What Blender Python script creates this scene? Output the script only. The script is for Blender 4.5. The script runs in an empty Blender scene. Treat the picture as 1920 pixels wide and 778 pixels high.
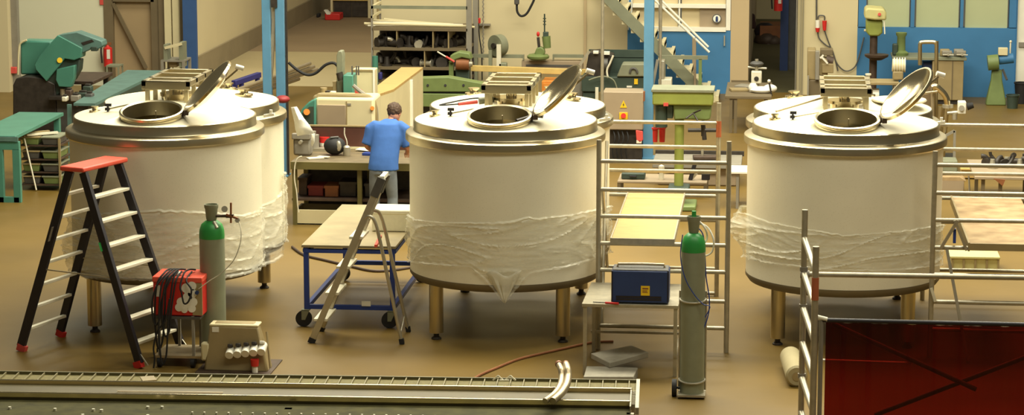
import bpy, bmesh, math, random
from mathutils import Vector, Matrix, noise
random.seed(4)
R=math.radians; PI=math.pi
F=4830.0; CH=6.2; PITCH=R(9.85); YAW=R(6)
C=bpy.context.scene.collection
FW=Vector((-math.sin(YAW)*math.cos(PITCH), math.cos(YAW)*math.cos(PITCH), -math.sin(PITCH)))
RT=Vector((math.cos(YAW), math.sin(YAW), 0)); UP=RT.cross(FW)
CAM=Vector((0,0,CH))
def ray(px,py): return FW*F+RT*(px-960)-UP*(py-389)
def P(px,py,Y):
    r=ray(px,py); return CAM+r*(Y/r.y)
def G(px,py,z=0.0):
    r=ray(px,py); return CAM+r*((z-CH)/r.z)
def Yg(px,py): return G(px,py).y
def proj(p):
    d=Vector(p)-CAM; w=d.dot(FW); return (960+F*d.dot(RT)/w, 389-F*d.dot(UP)/w)
def zat(py,p):
    """height whose projection above ground point p falls on row py"""
    return P(proj(p)[0],py,p[1]).z
# ------------------------------------------------ materials
def lin(c): 
    return tuple((x/255/12.92 if x/255<=.04045 else ((x/255+.055)/1.055)**2.4) for x in c)
MC={}
def mat(name,rgb,rough=.55,metal=0.0,var=.12,scale=6.0,bump=0.0,stretch=None,rgb2=None,emit=0):
    if name in MC: return MC[name]
    m=bpy.data.materials.new(name); m.use_nodes=True; nt=m.node_tree; b=nt.nodes['Principled BSDF']
    c=lin(rgb); tc=nt.nodes.new('ShaderNodeTexCoord'); n=nt.nodes.new('ShaderNodeTexNoise')
    mp=nt.nodes.new('ShaderNodeMapping'); nt.links.new(tc.outputs['Object'],mp.inputs[0]); nt.links.new(mp.outputs[0],n.inputs['Vector'])
    if stretch: mp.inputs['Scale'].default_value=stretch
    n.inputs['Scale'].default_value=scale; n.inputs['Detail'].default_value=5
    r=nt.nodes.new('ShaderNodeValToRGB'); nt.links.new(n.outputs['Fac'],r.inputs[0])
    c2=lin(rgb2) if rgb2 else tuple(min(1,x*(1+var)) for x in c)
    r.color_ramp.elements[0].position=.3; r.color_ramp.elements[1].position=.7
    r.color_ramp.elements[0].color=(*[x*(1-var) for x in c],1); r.color_ramp.elements[1].color=(*c2,1)
    nt.links.new(r.outputs[0],b.inputs['Base Color'])
    b.inputs['Roughness'].default_value=rough; b.inputs['Metallic'].default_value=metal
    if bump:
        bp=nt.nodes.new('ShaderNodeBump'); bp.inputs['Strength'].default_value=bump; bp.inputs['Distance'].default_value=.01
        nt.links.new(n.outputs['Fac'],bp.inputs['Height']); nt.links.new(bp.outputs[0],b.inputs['Normal'])
    if emit: b.inputs['Emission Strength'].default_value=emit; b.inputs['Emission Color'].default_value=(*c,1)
    MC[name]=m; return m
M=dict(
 steel=mat('stainless_steel',(200,188,156),.31,1,.06,3),
 steel2=mat('polished_steel',(224,208,170),.2,1,.04,3),
 deck=mat('matt_steel_deck',(222,215,188),.42,.25,.03,4),
 inner=mat('dull_tank_steel',(120,105,80),.5,.7,.1,3),
 galv=mat('galvanised_tube',(178,170,148),.42,.6,.12,14),
 alu=mat('aluminium',(190,184,165),.4,.7,.08,10),
 tread=mat('ladder_tread',(226,220,196),.5,.15,.05,10),
 black=mat('black_paint',(34,30,36),.45,0,.15,8),
 rubber=mat('black_rubber',(28,27,27),.7,0,.1,8),
 dark=mat('dark_iron',(58,52,46),.5,.3,.3,9),
 darkbrown=mat('oily_brown_steel',(74,58,46),.55,.2,.3,7),
 red=mat('red_plastic',(205,42,36),.45,0,.08,8),
 redcap=mat('light_red_plastic',(222,84,62),.5,0,.05,8),
 orange=mat('orange_paint',(214,134,50),.5,0,.08,6),
 yellow=mat('yellow_paint',(232,190,30),.5,0,.05,6),
 teal=mat('teal_paint',(72,130,112),.42,0,.08,3),
 tealgrey=mat('worn_teal_paint',(92,124,116),.5,.1,.15,5),
 olive=mat('green_machine_paint',(112,128,74),.5,0,.12,5),
 lime=mat('lime_green_paint',(142,150,70),.5,0,.1,5),
 dgreen=mat('dark_green_paint',(58,72,62),.5,.1,.15,5),
 greygreen=mat('grey_green_paint',(128,130,106),.55,0,.1,5),
 blue=mat('blue_column_paint',(90,140,172),.45,0,.08,4),
 dblue=mat('deep_blue_paint',(36,62,140),.45,0,.1,5),
 navy=mat('navy_blue_paint',(38,58,104),.45,0,.1,5),
 bluewall=mat('blue_panel_paint',(58,116,162),.55,0,.08,2),
 violet=mat('violet_blue_paint',(52,52,118),.5,0,.08,5),
 cream=mat('cream_paint',(214,202,160),.5,0,.05,3),
 white=mat('white_enamel',(232,228,212),.45,0,.04,4),
 paper=mat('white_paper',(240,236,222),.8,0,.03,4),
 foam=mat('polystyrene',(238,234,214),.85,0,.03,30),
 taupe=mat('taupe_sheet_metal',(160,142,116),.5,.1,.05,3),
 grey=mat('grey_paint',(140,134,120),.5,.1,.1,5),
 dgrey=mat('dark_grey_paint',(84,82,78),.5,.1,.15,6),
 beige=mat('beige_paint',(152,134,94),.5,.05,.08,5),
 ply=mat('plywood',(184,152,92),.6,0,.12,5,stretch=(1,6,1)),
 plyold=mat('worn_plywood_deck',(150,120,78),.7,0,.2,4,rgb2=(182,156,114)),
 wood=mat('yellow_timber',(206,176,104),.6,0,.12,6),
 benchtop=mat('dark_bench_top',(112,98,72),.5,.15,.3,6),
 cyl=mat('grey_green_cylinder',(136,140,116),.42,.1,.07,8),
 green=mat('bright_green_paint',(44,140,62),.4,0,.06,5),
 slab=mat('grey_foam_slab',(158,152,136),.85,0,.1,12),
 wall=mat('cream_wall_plaster',(204,190,150),.8,0,.04,.6),
 wallw=mat('pale_wall_paint',(214,212,184),.8,0,.03,.6),
 walltan=mat('tan_wall_paint',(186,164,126),.8,0,.05,.8),
 doorb=mat('brown_door_boards',(160,138,102),.7,0,.06,1.5),
 frame=mat('dark_door_frame',(112,98,72),.6,.1,.08,3),
 plinth=mat('grey_plinth',(138,124,94),.8,0,.08,2),
 bandor=mat('faded_orange_band',(178,96,58),.6,0,.1,8),
 dcol=mat('dark_blue_column_paint',(52,84,132),.5,0,.08,4),
 skidp=mat('brown_steel_panel',(116,98,72),.5,.2,.06,3),
 skin=mat('skin',(206,146,116),.55,0,.05,8),
 hair=mat('brown_hair',(74,54,38),.7,0,.25,40),
 shirt=mat('blue_cotton',(62,106,178),.85,0,.06,14,bump=.2),
 jeans=mat('faded_denim',(112,119,124),.85,0,.18,9,bump=.2),
 rodst=mat('steel_rod',(176,160,130),.4,.6,.1,8),
 rust=mat('rusty_brown',(140,88,52),.6,.2,.15,6),
 pinkred=mat('faded_red',(206,78,68),.6,0,.08,6),
 window=mat('frosted_greenish_pane',(176,182,142),.5,0,.04,1.5),
 crate=mat('pale_yellow_green_plastic',(200,192,130),.5,0,.05,6),
 whiteroll=mat('white_wrapped_roll',(168,156,118),.7,0,.06,7),
)
def floor_mat(name,rgb,rgb2,rough):
    m=mat(name,rgb,rough,0,.1,.35,rgb2=rgb2); nt=m.node_tree; b=nt.nodes['Principled BSDF']
    n=nt.nodes.new('ShaderNodeTexNoise'); n.inputs['Scale'].default_value=1.1; n.inputs['Detail'].default_value=6
    tc=nt.nodes.new('ShaderNodeTexCoord'); nt.links.new(tc.outputs['Object'],n.inputs['Vector'])
    mr=nt.nodes.new('ShaderNodeMapRange'); mr.inputs['To Min'].default_value=rough-.12; mr.inputs['To Max'].default_value=rough+.12
    nt.links.new(n.outputs['Fac'],mr.inputs[0]); nt.links.new(mr.outputs[0],b.inputs['Roughness'])
    return m
M['floor']=floor_mat('polished_concrete',(104,82,30),(124,98,42),.46)
M['floor2']=floor_mat('pale_concrete',(170,154,112),(180,164,122),.6)
M['floor3']=floor_mat('asphalt_yard',(140,118,86),(152,130,96),.8)
M['dfloor']=floor_mat('dark_concrete',(84,80,50),(96,90,58),.6)
def tank_mat():
    m=mat('wrapped_white_shell',(238,231,206),.45,.05,.03,2); nt=m.node_tree; b=nt.nodes['Principled BSDF']
    tc=nt.nodes.new('ShaderNodeTexCoord'); v=nt.nodes.new('ShaderNodeTexVoronoi'); v.inputs['Scale'].default_value=34
    mp=nt.nodes.new('ShaderNodeMapping'); mp.inputs['Scale'].default_value=(1,1,2.2); nt.links.new(tc.outputs['Object'],mp.inputs[0]); nt.links.new(mp.outputs[0],v.inputs['Vector'])
    r=nt.nodes.new('ShaderNodeValToRGB'); r.color_ramp.elements[0].position=.08; r.color_ramp.elements[1].position=.2
    r.color_ramp.elements[0].color=(.62,.58,.46,1); r.color_ramp.elements[1].color=(1,1,1,1); nt.links.new(v.outputs['Distance'],r.inputs[0])
    mx=nt.nodes.new('ShaderNodeMix'); mx.data_type='RGBA'; mx.blend_type='MULTIPLY'; mx.inputs[0].default_value=.5
    src=b.inputs['Base Color'].links[0].from_socket
    nt.links.new(src,mx.inputs[6]); nt.links.new(r.outputs[0],mx.inputs[7]); nt.links.new(mx.outputs[2],b.inputs['Base Color'])
    return m
M['shell']=tank_mat()
def film_mat():
    m=bpy.data.materials.new('stretch_film'); m.use_nodes=True; nt=m.node_tree; b=nt.nodes['Principled BSDF']
    b.inputs['Base Color'].default_value=(*lin((240,236,216)),1); b.inputs['Roughness'].default_value=.3
    tc=nt.nodes.new('ShaderNodeTexCoord'); mp=nt.nodes.new('ShaderNodeMapping'); mp.inputs['Scale'].default_value=(1,1,9); mp.inputs['Rotation'].default_value=(.12,.16,0)
    n=nt.nodes.new('ShaderNodeTexNoise'); n.inputs['Scale'].default_value=2.2; n.inputs['Detail'].default_value=4
    nt.links.new(tc.outputs['Object'],mp.inputs[0]); nt.links.new(mp.outputs[0],n.inputs['Vector'])
    r=nt.nodes.new('ShaderNodeMapRange'); r.inputs['From Min'].default_value=.4; r.inputs['From Max'].default_value=.68; r.inputs['To Min'].default_value=.2; r.inputs['To Max'].default_value=.6
    nt.links.new(n.outputs['Fac'],r.inputs[0]); nt.links.new(r.outputs[0],b.inputs['Alpha'])
    return m
M['film']=film_mat()
M['film2']=mat('folded_film',(236,230,206),.35,0,.04,20); M['film2'].node_tree.nodes['Principled BSDF'].inputs['Alpha'].default_value=.5
def curtain_mat():
    m=bpy.data.materials.new('red_welding_curtain'); m.use_nodes=True; nt=m.node_tree; nt.nodes.clear()
    o=nt.nodes.new('ShaderNodeOutputMaterial'); t=nt.nodes.new('ShaderNodeBsdfTransparent'); t.inputs[0].default_value=(.26,.012,.008,1)
    p=nt.nodes.new('ShaderNodeBsdfPrincipled'); p.inputs['Roughness'].default_value=.25; p.inputs['Base Color'].default_value=(.05,.003,.002,1)
    n=nt.nodes.new('ShaderNodeTexNoise'); n.inputs['Scale'].default_value=2; mr=nt.nodes.new('ShaderNodeMapRange'); mr.inputs['To Min'].default_value=.42; mr.inputs['To Max'].default_value=.62
    tc=nt.nodes.new('ShaderNodeTexCoord'); nt.links.new(tc.outputs['Object'],n.inputs['Vector']); nt.links.new(n.outputs['Fac'],mr.inputs[0])
    x=nt.nodes.new('ShaderNodeMixShader'); nt.links.new(mr.outputs[0],x.inputs[0]); nt.links.new(t.outputs[0],x.inputs[1]); nt.links.new(p.outputs[0],x.inputs[2]); nt.links.new(x.outputs[0],o.inputs[0])
    return m
M['curtain']=curtain_mat()
# ------------------------------------------------ mesh builder
def frameof(d):
    d=Vector(d).normalized(); a=Vector((0,0,1)) if abs(d.z)<.95 else Vector((1,0,0))
    u=a.cross(d).normalized(); return u,d.cross(u).normalized(),d
class MB:
    def __init__(s): s.bm=bmesh.new()
    def face(s,vs):
        try: s.bm.faces.new(vs)
        except ValueError: pass
    def verts(s,ps): return [s.bm.verts.new(p) for p in ps]
    def hexa(s,a):
        v=s.verts(a)
        for f in ((0,3,2,1),(4,5,6,7),(0,1,5,4),(1,2,6,5),(2,3,7,6),(3,0,4,7)): s.face([v[i] for i in f])
        return s
    def box(s,x0,x1,y0,y1,z0,z1):
        if x0>x1:x0,x1=x1,x0
        if y0>y1:y0,y1=y1,y0
        if z0>z1:z0,z1=z1,z0
        return s.hexa([(x0,y0,z0),(x1,y0,z0),(x1,y1,z0),(x0,y1,z0),(x0,y0,z1),(x1,y0,z1),(x1,y1,z1),(x0,y1,z1)])
    def pb(s,a,b,c,d,Y,dep):
        """box whose front face spans pixels (a,b)-(c,d) at depth Y"""
        p=P(a,d,Y); q=P(c,b,Y); return s.box(p.x,q.x,Y,Y+dep,p.z,q.z)
    def bar(s,p,q,w,h=None):
        h=h or w; p=Vector(p); q=Vector(q); u,v,d=frameof(q-p); u=u*w/2; v=v*h/2
        return s.hexa([p-u-v,p+u-v,p+u+v,p-u+v,q-u-v,q+u-v,q+u+v,q-u+v])
    def obox(s,c,sx,sy,sz,rz=0,rx=0,ry=0):
        m=Matrix.Translation(Vector(c))@Matrix.Rotation(rz,4,'Z')@Matrix.Rotation(ry,4,'Y')@Matrix.Rotation(rx,4,'X')
        return s.hexa([m@Vector((x*sx/2,y*sy/2,z*sz/2)) for z in(-1,1) for x,y in((-1,-1),(1,-1),(1,1),(-1,1))])
    def prism(s,pts,ext):
        e=Vector(ext); a=s.verts(pts); b=s.verts([Vector(p)+e for p in pts]); n=len(a)
        s.face(a[::-1]); s.face(b)
        for i in range(n): s.face([a[i],a[(i+1)%n],b[(i+1)%n],b[i]])
        return s
    def pp(s,pix,Y,dep):
        return s.prism([P(x,y,Y) for x,y in pix],(0,dep,0))
    def rings(s,rs,close=True,cap=True):
        vr=[s.verts(r) for r in rs]
        for a,b in zip(vr,vr[1:]):
            n=len(a)
            for i in range(n if close else n-1): s.face([a[i],a[(i+1)%n],b[(i+1)%n],b[i]])
        if cap: s.face(vr[0][::-1]); s.face(vr[-1])
        return s
    def cyl(s,p,q,r,r2=None,seg=16,cap=True):
        p=Vector(p); q=Vector(q); r2=r if r2 is None else r2; u,v,d=frameof(q-p)
        ring=lambda c,r:[c+(u*math.cos(2*PI*i/seg)+v*math.sin(2*PI*i/seg))*r for i in range(seg)]
        return s.rings([ring(p,r),ring(q,r2)],cap=cap)
    def tube(s,pts,r,seg=8,cap=True,rr=None):
        pts=[Vector(p) for p in pts]; rs=[]; u=None
        for i,p in enumerate(pts):
            d=(pts[min(i+1,len(pts)-1)]-pts[max(i-1,0)]).normalized()
            if u is None: u,v,_=frameof(d)
            else: u=(u-d*u.dot(d)).normalized(); v=d.cross(u)
            k=rr[i] if rr else r
            rs.append([p+(u*math.cos(2*PI*j/seg)+v*math.sin(2*PI*j/seg))*k for j in range(seg)])
        return s.rings(rs,cap=cap)
    def lathe(s,prof,c,seg=32,axis=(0,0,1),cap=False):
        c=Vector(c); u,v,d=frameof(axis)
        return s.rings([[c+d*z+(u*math.cos(2*PI*i/seg)+v*math.sin(2*PI*i/seg))*max(r,1e-4) for i in range(seg)] for r,z in prof],cap=cap)
    def ball(s,c,rx,ry=None,rz=None,rot=None,seg=16):
        ry=ry or rx; rz=rz or rx; c=Vector(c); rs=[]
        for k in range(1,seg//2):
            t=PI*k/(seg//2); rs.append([Vector((rx*math.sin(t)*math.cos(2*PI*i/seg),ry*math.sin(t)*math.sin(2*PI*i/seg),-rz*math.cos(t))) for i in range(seg)])
        if rot: rs=[[rot@p for p in r] for r in rs]
        return s.rings([[c+p for p in r] for r in rs])
    def ell(s,secs,seg=20):
        """loft of horizontal ellipses: (cx,cy,cz,rx,ry)"""
        return s.rings([[Vector((x+a*math.cos(2*PI*i/seg),y+b*math.sin(2*PI*i/seg),z)) for i in range(seg)] for x,y,z,a,b in secs])
def smoothpath(pts,n=6):
    pts=[Vector(p) for p in pts]; out=[]
    for i in range(len(pts)-1):
        p0=pts[max(i-1,0)];p1=pts[i];p2=pts[i+1];p3=pts[min(i+2,len(pts)-1)]
        for k in range(n):
            t=k/n; out.append(.5*((2*p1)+(p2-p0)*t+(2*p0-5*p1+4*p2-p3)*t*t+(3*p1-p0-3*p2+p3)*t**3))
    return out+[pts[-1]]
def root_of(o):
    while o.parent: o=o.parent
    return o
def mkmesh(name,mb,m,org,bevel=0,ang=38):
    bm=mb.bm; bmesh.ops.recalc_face_normals(bm,faces=bm.faces)
    for f in bm.faces: f.smooth=True
    for e in bm.edges:
        if len(e.link_faces)==2: e.smooth=e.calc_face_angle(0)<R(ang)
    bmesh.ops.translate(bm,verts=bm.verts,vec=-Vector(org))
    me=bpy.data.meshes.new(name); bm.to_mesh(me); bm.free(); me.materials.append(M[m] if isinstance(m,str) else m)
    o=bpy.data.objects.new(name,me); C.objects.link(o)
    if bevel:
        b=o.modifiers.new('b','BEVEL'); b.width=bevel; b.segments=2; b.limit_method='ANGLE'; b.angle_limit=R(50)
    return o
def part(par,name,mb,m,bevel=0,label=None,ang=38,stuff=False):
    o=mkmesh(name,mb,m,root_of(par).location,bevel,ang); o.parent=par
    if label: o['label']=label
    if stuff: o['kind']='stuff'
    return o
def T(name,label,cat,loc,group=None):
    o=bpy.data.objects.new(name,None); C.objects.link(o); o.location=Vector(loc); o['label']=label; o['category']=cat
    o.empty_display_size=.1
    if group: o['group']=group
    return o
def S(name,mb,m,label,cat,group=None,bevel=0,kind=None):
    vs=[v.co for v in mb.bm.verts]; a=[min(v[i] for v in vs) for i in range(3)]; b=[max(v[i] for v in vs) for i in range(3)]
    c=Vector(((a[0]+b[0])/2,(a[1]+b[1])/2,a[2])); o=mkmesh(name,mb,m,c,bevel); o.location=c
    if label: o['label']=label
    if cat: o['category']=cat
    if group: o['group']=group
    if kind: o['kind']=kind
    return o
def ST(name,mb,m,par=None,bevel=0):
    if par: return part(par,name,mb,m,bevel)
    o=S(name,mb,m,None,None,bevel=bevel,kind='structure'); return o
def dup(o,loc=None,label=None,par=None,rz=None):
    c=o.copy(); C.objects.link(c)
    if par: c.parent=par
    else:
        if loc is not None: c.location=Vector(loc)
        if label: c['label']=label
        if rz is not None: c.rotation_euler.z=rz
    for ch in list(o.children): dup(ch,par=c)
    return c
# ================================================= SETTING
WY=Yg(1600,179)
def wallseg(name,a,c,top,m,bot=None,Y=WY,dep=.25,par=None):
    p=P(a,0,Y); q=P(c,0,Y); z0=0 if bot is None else P((a+c)/2,bot,Y).z
    z1=9 if top is None else P((a+c)/2,top,Y).z
    return ST(name,MB().box(p.x,q.x,Y,Y+dep,z0,z1),m,par)
g=G(1500,97)
YA=Yg(560,168); YB=Yg(560,97)
ST('floor',MB().box(-30,30,12,WY+.3,-.1,0),'floor')
xl=P(300,100,WY).x; xr=P(760,100,WY).x
ST('floor_annex',MB().box(xl-3,xr,WY+.3,YB,-.1,0),'floor2')
ST('floor_yard',MB().box(xl-3,xr+3,YB,80,-.1,0),'floor3')
ST('floor_passage',MB().box(P(1380,100,WY).x,P(1520,100,WY).x,WY+.3,64,-.1,0),'dfloor')
wallseg('wall_left',-60,203,None,'wallw')
wallseg('wall_corner',-90,13,None,'wall',Y=WY-1.2,dep=.2)
ST('trim_1',MB().pb(13,-80,28,160,WY-1.0,.15),'grey')
# left sliding door with brace
d=S('door_1',MB().pb(207,-30,310,161,WY+.08,.08),'doorb',None,None,kind='structure')
part(d,'door_frame',MB().pb(198,-30,210,161,WY-.02,.2).pb(286,-30,300,161,WY-.02,.2).pb(210,-6,288,3,WY-.02,.2),'frame')
part(d,'brace',MB().bar(P(212,6,WY),P(274,128,WY),.06),'frame')
ST('trim_2',MB().pb(300,-40,310,161,WY-.05,.25),'frame')
ST('trim_3',MB().pb(311,-40,319,161,WY-.12,.12),'cream'); ST('trim_4',MB().pb(326,-40,333,161,WY-.12,.12),'cream')
wallseg('wall_pier',310,345,None,'frame')
S('steel_column',MB().pb(345,-40,366,150,WY-.3,.1).pb(352,-40,358,150,WY-.2,.15),'dcol','dark blue steel column at the end of the left wall beside the tall brown door','column')
# annex side wall running away
w0=G(368,146); w1=G(660,-11); dv=(w1-w0).normalized(); nrm=Vector((-dv.y,dv.x,0))*.3
ST('wall_annex',MB().prism([w0,w1,w1+nrm,w0+nrm],(0,0,8)),'wall')
s1=Vector((.05*dv.y,-.05*dv.x,0))
ST('baseboard_annex',MB().prism([w0+s1,w1+s1,w1,w0],(0,0,.42)),'plinth')
wallseg('wall_back',700,1177,None,'wall')
ST('corner_shade',MB().pb(1094,-60,1100,172,WY-.04,.04),'walltan')  # tan strip painted in for the slight shade at the wall corner
# blue partition with windows above
wallseg('wall_partition',1177,1371,57,'bluewall')
w=S('window_1',MB().pb(1186,-60,1272,55,WY+.1,.03).pb(1278,-60,1362,55,WY+.1,.03),mat('beige_office_behind_pane',(205,188,148),.6,0,.04,1),None,None,kind='structure')
part(w,'window_frame',MB().pb(1177,-60,1186,57,WY,.2).pb(1361,-60,1371,57,WY,.2).pb(1186,52,1361,58,WY-.03,.2).pb(1186,9,1361,14,WY-.03,.2).pb(1272,-60,1276,52,WY-.02,.15),'white')
part(w,'pane',MB().pb(1312,14,1361,52,WY+.06,.03),'taupe',label='darker beige pane')
ST('trim_6',MB().pb(1179,-60,1183,57,WY-.05,.05),'bluewall')
sg=T('round_sign','small round white and blue sign on the beige pane of the partition window','sign',P(1344,42,WY-.03))
part(sg,'disc',MB().cyl(P(1344,35,WY+.0),P(1344,35,WY+.05),.085,seg=24),'dgrey')
part(sg,'symbol',MB().cyl(P(1344,35,WY-.01),P(1344,35,WY+.0),.068,seg=24),'white')
part(sg,'figure',MB().cyl(P(1344,32.5,WY-.02),P(1344,32.5,WY-.01),.022,seg=12).pb(1341.6,34,1346.4,41,WY-.02,.01),'navy')
S('door_handle',MB().pb(1357,67,1359.5,86,WY-.06,.062),'alu','thin upright pull handle on the blue partition panel beside the doorway','handle')
wallseg('wall_reveal',1371,1405,None,'walltan')
ST('baseboard_reveal',MB().pb(1371,151,1404,175,WY-.03,.03),'frame')
# passage
ST('wall_passage_left',MB().box(P(1400,0,WY).x-.2,P(1404,0,WY).x,WY+.2,63,0,8),'walltan')
ST('wall_passage_end',MB().box(P(1380,0,64).x,P(1540,0,64).x,62.8,63.2,0,8),'wall')
ST('wall_passage_right',MB().box(P(1478,0,WY+4).x,P(1520,0,WY+4).x,WY+4,WY+4.3,0,8),'dgrey')
ST('door_2',MB().box(P(1464,0,WY+4).x,P(1479,0,WY+4).x,WY+3.8,WY+4.2,0,8),'navy')
ST('trim_7',MB().pb(1490,-60,1496,178,WY-.08,.35).pb(1499,-60,1503,178,WY-.12,.35).pb(1504,-60,1508,178,WY-.05,.3),'grey')
ST('ceiling_passage',MB().box(P(1380,0,WY).x,P(1540,0,WY).x,WY+.3,64,5.0,5.3),'dgrey')
wallseg('wall_cream',1496,1609,None,'wall')
wallseg('wall_blue',1609,1909,52,'bluewall')
for i,(a,c) in enumerate(((1626,1707),(1717,1800),(1809,1892))):
    o=ST('window_%d'%(i+2),MB().pb(a,-60,c,53,WY+.08,.04),'window')
ST('wall_blue_mullions',MB().pb(1609,-60,1626,52,WY,.2).pb(1707,-60,1717,52,WY,.2).pb(1800,-60,1809,52,WY,.2).pb(1892,-60,1909,52,WY,.2),'bluewall')
wallseg('wall_white',1909,2010,None,'white')
ST('trim_8',MB().pb(1903,-60,1910,178,WY-.06,.06),'bluewall'); ST('trim_9',MB().pb(1910,80,1950,88,WY-.04,.04),'grey')
# cabinet and red box in the yard
YC=Yg(660,33)
cb=T('tall_cabinet','dark tall double cabinet far off at the end of the yard','cabinet',P(660,33,YC))
part(cb,'body',MB().pb(622,-40,694,33,YC+.03,.6),'frame'); 
for a,c in ((627,658),(660,691)): part(cb,'door',MB().pb(a,-38,c,31,YC,.03),'dark')
part(cb,'top_rail',MB().pb(624,-2,692,1,YC-.05,.05),'wood')
for a,c in ((690,694),(620,623)): part(cb,'post',MB().pb(a,-40,c,34,YC-.1,.05),'cream')
YD=Yg(624,38)
rb=T('storage_bin','red open storage bin on the yard floor in front of the far cabinet','bin',P(624,38,YD))
part(rb,'bin_body',MB().pb(609,26,637,38,YD,.5),'red',.02); part(rb,'lid_flap',MB().prism([P(607,19,YD),P(612,19.5,YD),P(620,27,YD),P(613,28,YD)],(0,.2,0)),'white')
S('rubber_wheel_stop',MB().pb(593,26,598,33,Yg(596,33),.3),'rubber','small black block at the foot of the long annex wall near the red bin','block',bevel=.02)
# ================================================= STAIRS
st=T('steel_staircase','grey steel staircase with pale treads descending to the right in front of the blue partition','staircase',P(1320,168,WY-1.2))
for y in (WY-1.3,WY-.35):
    part(st,'stringer',MB().bar(P(1105,-38,y),P(1312,168,y),.04,.2),'greygreen')
for k in range(12):
    x=1134+k*17; y=-4+k*16.7
    p=P(x,y,WY-1.3); part(st,'tread',MB().box(p.x-.02,p.x+.26,WY-1.28,WY-.37,p.z-.16,p.z-.03).box(p.x+.2,p.x+.26,WY-1.30,WY-.37,p.z-.1,p.z+.0),'cream')
for y,dx in ((WY-1.35,0),(WY-.35,3)):
    part(st,'handrail',MB().cyl(P(1207+dx*4,-20,y),P(1330-dx*.67,98-dx*3.3,y),.022),'white')
    part(st,'baluster',MB().cyl(P(1303-dx,70,y),P(1303-dx,160,y),.022),'taupe'); part(st,'baluster',MB().cyl(P(1237,0,y),P(1237,100,y),.022),'grey')
# ================================================= COLUMNS
def ibeam(x0,x1,ybot,m,lab,Yb,back=.35,top=-60,wid=None):
    t=T('steel_column',lab,'column',P((x0+x1)/2,ybot,Yb))
    part(t,'flange',MB().pb(x0,top,x1,ybot,Yb,.02),m,.004); part(t,'flange',MB().pb(x0,top,x1,ybot,Yb+back,.02),m,.004)
    xm=(P(x0,0,Yb).x+P(x1,0,Yb).x)/2; z0=P(x0,ybot,Yb).z
    part(t,'web',MB().box(xm-.01,xm+.01,Yb+.02,Yb+back,z0,P(x0,top,Yb).z),m)
    part(t,'base_plate',MB().box(xm-.15,xm+.15,Yb-.06,Yb+back+.08,z0-.0,z0+.02),m)
    return t
Y1=Yg(505,330)
t=T('steel_column','pale blue twin-leg steel column behind the left tank pair','column',G(510,330))
gz=0
for a,c in ((490,506),(515,532)):
    p=P(a,0,Y1);q=P(c,0,Y1); part(t,'flange',MB().box(p.x,q.x,Y1,Y1+.12,0,P(a,-60,Y1).z),'blue',.006)
p=P(498,0,Y1);q=P(524,0,Y1); part(t,'base_plate',MB().box(p.x-.1,q.x+.1,Y1-.08,Y1+.2,0,.02),'blue')
part(t,'brace',MB().bar(P(506,185,Y1+.06),P(515,10,Y1+.06),.05),'alu',label='bare metal diagonal brace')
part(t,'top_bracket',MB().pb(508,-20,519,14,Y1-.03,.1),'dark')
cw=T('wall_cable_reel','red plastic hose bracket at the foot of the pale blue column','reel',P(530,185,Y1-.3))
part(cw,'holder',MB().ball(P(530,186,Y1-.25),.11,.1,.06),mat('dull_red_plastic',(150,48,48),.5))
Y2=Yg(1217,298)
xx=P(1208,0,Y2).x; x2=P(1226,0,Y2).x
t=T('steel_column','light blue steel column standing between the grey cabinet and the green drill','column',G(1217,298))
part(t,'flange',MB().box(xx,x2,Y2,Y2+.02,0,P(1217,-60,Y2).z),'blue'); part(t,'flange',MB().box(xx,x2,Y2+.2,Y2+.22,0,P(1217,-60,Y2).z),'blue')
part(t,'web',MB().box((xx+x2)/2-.01,(xx+x2)/2+.01,Y2+.02,Y2+.2,0,P(1217,-60,Y2).z),'taupe'); part(t,'base_plate',MB().box(xx-.06,x2+.06,Y2-.05,Y2+.28,0,.02),'blue')
g=G(1128,330); S('thin_steel_pole',MB().cyl(g,(g.x,g.y,P(1128,-60,g.y).z),.025),'galv','thin grey steel pole rising behind the middle tank pair','pole')
g=G(1237,240); S('thin_steel_pole',MB().cyl(g,(g.x,g.y,P(1237,-60,g.y).z),.022),'galv','thin grey pole just right of the light blue column','pole')
g=G(541,330); S('black_drop_cable',MB().cyl(g+Vector((0,0,.01)),(g.x,g.y,P(537,-60,g.y).z),.018),'dark','dark straight cable dropping beside the pale blue twin column','cable')
# wall cables
S('hanging_cable',MB().tube(smoothpath([P(x,y,Y1+.3) for x,y in ((541,117),(556,130),(575,140),(592,137),(610,122),(625,118),(634,126),(638,142))]),.022),'rubber','black cable sagging between the blue column and the small stand machine','cable')
t=T('hanging_socket','black socket on a looping cable hung on the back wall near the top edge','socket',P(968,9,WY-.4))
part(t,'socket_body',MB().pb(964,-8,973,9,WY-.45,.1),'dgrey',.02); part(t,'cord',MB().tube(smoothpath([P(x,y,WY-.4) for x,y in ((969,8),(970,22),(977,30),(987,26),(996,11),(1003,-5),(1010,-30))]),.022),'rubber')
t=T('pendant_switch','red pendant switch hanging on a cable right of the shelf rack','switch',P(897,44,WY-.2))
part(t,'switch_body',MB().pb(893,34,900.5,44,WY-.3,.07),'red',.01)
part(t,'cord',MB().tube(smoothpath([P(x,y,WY-.26) for x,y in ((897,-60),(897,34))]),.012),'rubber')
part(t,'lower_cord',MB().tube(smoothpath([P(x,y,WY-.26) for x,y in ((897,44),(899,70),(903,100),(904,150))]),.012),'rubber')
t=T('wall_chain','thin hanging chain on a bracket against the back wall','chain',P(906,110,WY-.1))
part(t,'links',MB().tube([P(906+(k%2)*1.6-.8,-60+k*4,WY-.16) for k in range(44)],.014,seg=6),'grey'); part(t,'bracket',MB().pb(890,45,919,48,WY-.12,.1),'grey')
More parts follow.
